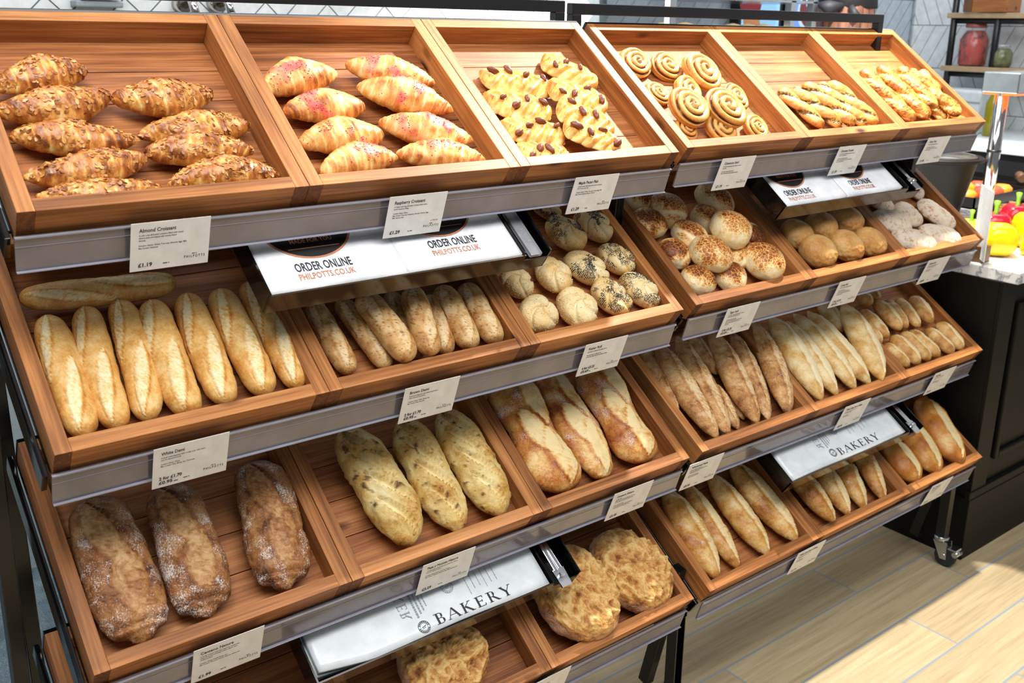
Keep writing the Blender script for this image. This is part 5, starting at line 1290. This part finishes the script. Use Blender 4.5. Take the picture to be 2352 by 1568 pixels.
jar(4.53, 1.045, 1.404, .05, .105, preserve('green_pickles', (96, 102, 22), (36, 40, 10)), 'smaller glass jar of green pickles beside the red jar', flat('grey_lid', (170, 176, 178), .3))
cr1 = thing('wooden_crate', 'stained wooden crate on the upper board of the shelving', 'crate', loc=(4.52, 1.10, 1.655))
M['crate'] = wood('crate_wood', 1, [(.3, (96, 58, 30)), (.5, (140, 88, 46)), (.8, (178, 118, 64))])
for q in range(3): B().box(-.07, .07, -.085, .085, q*.066, q*.066+.062, .003).obj('board', M['crate'], cr1)
B().box(-.075, -.02, .085, .125, 0, .194, .003).obj('end_panel', M['walnut'], cr1)
# rack of pastries seen over the back frame
rk = thing('pastry_rack', 'stainless steel rack with trays of pastries behind the right stand', 'rack', loc=(2.72, 1.38, 0))
for xx in (-.32, .36, .50):
    B().box(xx-.016, xx+.016, -.20, -.17, 0, 2.0, .002).obj('rack_post', M['steel2'] if 'steel2' in M else M['zinc'], rk)
for zz in (1.30, 1.535, 1.66, 1.85):
    B().box(-.34, .52, -.20, .16, zz, zz+.010, .002).obj('rack_shelf', M['zinc'], rk)
for k, xx in enumerate((2.46, 2.56, 2.83, 2.92, 3.02)):
    o = B().lathe([(.004, 0), (.036, .003), (.042, .014), (.03, .028), (.004, .034)], 20).obj('pastry', CR['swirl'])
    o.location = (xx, 1.27, 1.545); o.scale = (1.1, .8, 1); tag(o, 'small golden pastry on the steel rack in the background', 'pastry', 'background pastries on the rack')
# menu screens
def screen(x0, x1, label, col, blobs, frame):
    t = thing('menu_screen', label, 'screen', loc=((x0+x1)/2, YB+.06, 1.70), group='menu screens on the far wall')
    w_ = (x1-x0)/2
    B().box(-w_-.02, w_+.02, -.02, .03, -.32, .32, .003).obj('screen_frame', M['black'], t)
    e = NT('screen_image'); e.set(Base_Color=lin(col), Roughness=.3); e.b.inputs['Emission Color'].default_value = lin(col); e.b.inputs['Emission Strength'].default_value = .6
    p = Print(); p.rect(-w_, w_, -.30, .30, 0); mats = [e.m]
    for (cx, cz, rx, rz, cc) in blobs:
        q = NT('screen_patch'); q.set(Base_Color=lin(cc)); q.b.inputs['Emission Color'].default_value = lin(cc); q.b.inputs['Emission Strength'].default_value = .5
        mats.append(q.m); b = len(p.v)
        p.add([(cx+rx*math.cos(2*PI*k/24), cz+rz*math.sin(2*PI*k/24), .0004*len(mats)) for k in range(24)], [tuple(range(24))], len(mats)-1)
    p.obj('picture', mats, t, T(0, -.0205, 0) @ rot_x(PI/2))
screen(3.26, 3.52, 'left menu screen showing a filled roll on blue', (150, 200, 240), [(-.02, -.10, .10, .06, (176, 120, 80)), (-.06, -.03, .09, .07, (120, 30, 34)), (-.05, .02, .10, .03, (236, 206, 140)), (.05, -.08, .06, .09, (140, 190, 224))], 0)
screen(3.60, 3.90, 'right menu screen showing a bowl of food on blue', (110, 150, 230), [(.02, -.06, .12, .10, (190, 214, 240)), (.02, -.05, .105, .09, (110, 50, 56)), (.0, .0, .045, .06, (200, 220, 236)), (.01, -.02, .012, .05, (214, 150, 60)), (.08, .02, .04, .04, (60, 60, 90))], 0)
# taps and soap dispenser on the tiled wall at the left
def tap(x, z, label):
    t = thing('chrome_tap', label, 'tap', loc=(x, YB-.004, z), group='chrome taps on the tiled wall')
    B().tube([(0, 0, 0), (0, -.05, 0)], .022, 18).obj('body', M['pole'], t)
    B().tube([(0, -.045, 0), (0, -.10, .012), (0, -.13, -.03)], .012, 14).obj('spout', M['pole'], t)
    B().tube([(0, -.03, .01), (0, -.03, .05)], [.018, .024], 14).obj('handle', M['pole'], t)
tap(.775, 1.595, 'left chrome tap on the white tiled wall behind the stand')
tap(.875, 1.600, 'right chrome tap on the white tiled wall behind the stand')
sd = thing('soap_dispenser', 'white soap dispenser on the tiled wall at top left', 'soap dispenser', loc=(.545, YB-.004, 1.60))
B().box(-.05, .05, -.07, 0, .0, .2, .006).obj('case', M['card'], sd); B().box(-.06, .06, -.06, 0, -.018, -.001, .004).obj('nozzle_tray', M['grey_ink'], sd)

# ---------------------------------------------------------------- the person at the far counter, seen from behind
def person(px, py, face):
    V, E_, Rr = [], [], []
    def add(p, r, par=None):
        V.append(p); Rr.append(r)
        if par is not None: E_.append((par, len(V)-1))
        return len(V)-1
    pel = add((0, 0, .95), .15); ab = add((0, 0, 1.10), .135, pel); ch = add((0, .01, 1.28), .15, ab); nk = add((0, 0, 1.44), .075, ch); n2 = add((0, .01, 1.50), .055, nk)
    h0 = add((0, .02, 1.56), .075, n2); h1 = add((0, .015, 1.63), .088, h0); add((0, .005, 1.69), .065, h1)
    for s in (-1, 1):
        hp = add((s*.09, 0, .88), .095, pel); kn = add((s*.10, .01, .50), .06, hp); an = add((s*.10, -.02, .09), .042, kn); add((s*.11, .12, .035), .035, an)
        sd_ = add((s*.17, 0, 1.37), .062, ch); el = add((s*.22, -.01, 1.10), .045, sd_); wr = add((s*.20, .16, .98), .030, el); pm = add((s*.195, .235, .97), .032, wr)
        for k, (dx, L_) in enumerate(((-.030, .062), (-.010, .072), (.010, .068), (.028, .054))):
            a = add((s*.195+dx, .285, .972), .0095, pm); b_ = add((s*.195+dx*1.15, .285+L_*.55, .958), .009, a); add((s*.195+dx*1.2, .285+L_, .938), .008, b_)
        a = add((s*.195-s*.035, .225, .962), .011, pm); add((s*.195-s*.055, .265, .945), .009, a)
    me = bpy.data.meshes.new('person'); me.from_pydata(V, E_, []); o = link('person', me)
    md = o.modifiers.new('skin', 'SKIN'); sk = me.skin_vertices[0].data
    for i, r in enumerate(Rr): sk[i].radius = (r, r*.85 if i < 5 else r)
    sk[0].use_root = True
    o.modifiers.new('sub', 'SUBSURF').levels = 2
    dg = bpy.context.evaluated_depsgraph_get(); me2 = bpy.data.meshes.new_from_object(o.evaluated_get(dg)); o.modifiers.clear(); o.data = me2
    mats = [flat('skin', (206, 158, 130), .5), flat('dark_clothes', (34, 34, 40), .8)]
    me2.materials.clear()
    for q in mats: me2.materials.append(q)
    for p in me2.polygons:
        z = p.center.z; hand = abs(p.center.x) > .13 and p.center.y > .13 and .9 < z < 1.05
        p.material_index = 0 if (z > 1.46 or hand) else 1; p.use_smooth = True
    o.location = (px, py, 0); o.rotation_euler = (0, 0, face)
    hm = NT('brown_hair'); v = hm.n('ShaderNodeTexCoord').outputs['Object']; mp = hm.n('ShaderNodeMapping'); mp.inputs['Scale'].default_value = (90, 90, 6); hm.l(v, mp.inputs[0])
    hm.l(hm.ramp(hm.noise(mp.outputs[0], 1, 3), [(.3, (74, 48, 36)), (.7, (158, 108, 84))]), hm.b.inputs['Base Color']); hm.set(Roughness=.5)
    # hair falls from the crown over the back and sides, open at the face
    vs, fs = [], []; n, rows = 36, 14
    for i in range(rows):
        f = i/(rows-1); z = 1.735-.36*f; rr = .105*min(1, (f*5)**.5+.05)*(1+.10*math.sin(PI*f)); gap = .0 if f < .22 else min(1.15, (f-.22)*3.2)
        for k in range(n+1):
            a = PI/2+gap+(2*PI-2*gap)*k/n; w_ = 1+.03*math.sin(9*a)
            vs.append((rr*w_*math.cos(a)*.9, .012+rr*w_*math.sin(a), z))
    for i in range(rows-1):
        for k in range(n): a = i*(n+1)+k; fs.append((a, a+1, a+n+2, a+n+1))
    h = link('hair', mesh_from('hair', vs, fs, hm.m, True), o); sm_ = h.modifiers.new('thick', 'SOLIDIFY'); sm_.thickness = .012
    fb = B().lathe([(.118, 1.648), (.121, 1.655), (.117, 1.70), (.09, 1.75), (.03, 1.775), (.004, 1.777)], 30).obj('cap', flat('black_cap', (18, 18, 20), .7), o); fb.location = (0, .008, 0)
    B().tube([(-.03, -.115, 1.655), (-.09, -.135, 1.648), (-.13, -.13, 1.66)], [.012, .03, .008], 10).tube([(.0, -.118, 1.655), (.02, -.13, 1.62), (.015, -.13, 1.60)], [.012, .02, .006], 10).obj('cap_tie', M['ink'], o)
    for s in (-1, 1):
        B().lathe([(.002, -.012), (.011, -.006), (.012, .002), (.002, .012)], 14, (s*.034, .098, 1.632)).obj('eye', flat('eye_white', (230, 226, 220), .2), o)
        B().lathe([(.004, -.03), (.016, -.015), (.018, .01), (.006, .03)], 12, (s*.092, .012, 1.615)).obj('ear', mats[0], o)
    B().tube([(0, .098, 1.635), (0, .118, 1.60), (0, .104, 1.592)], [.008, .014, .008], 10).obj('nose', mats[0], o)
    B().tube([(-.024, .094, 1.562), (0, .104, 1.560), (.024, .094, 1.562)], [.004, .007, .004], 10).obj('mouth', flat('lips', (168, 92, 84), .4), o)
    tag(o, 'person with long brown hair and black cap, standing with back turned', 'person')
person(3.44, 1.18, math.radians(-50))
bpy.context.view_layer.update()
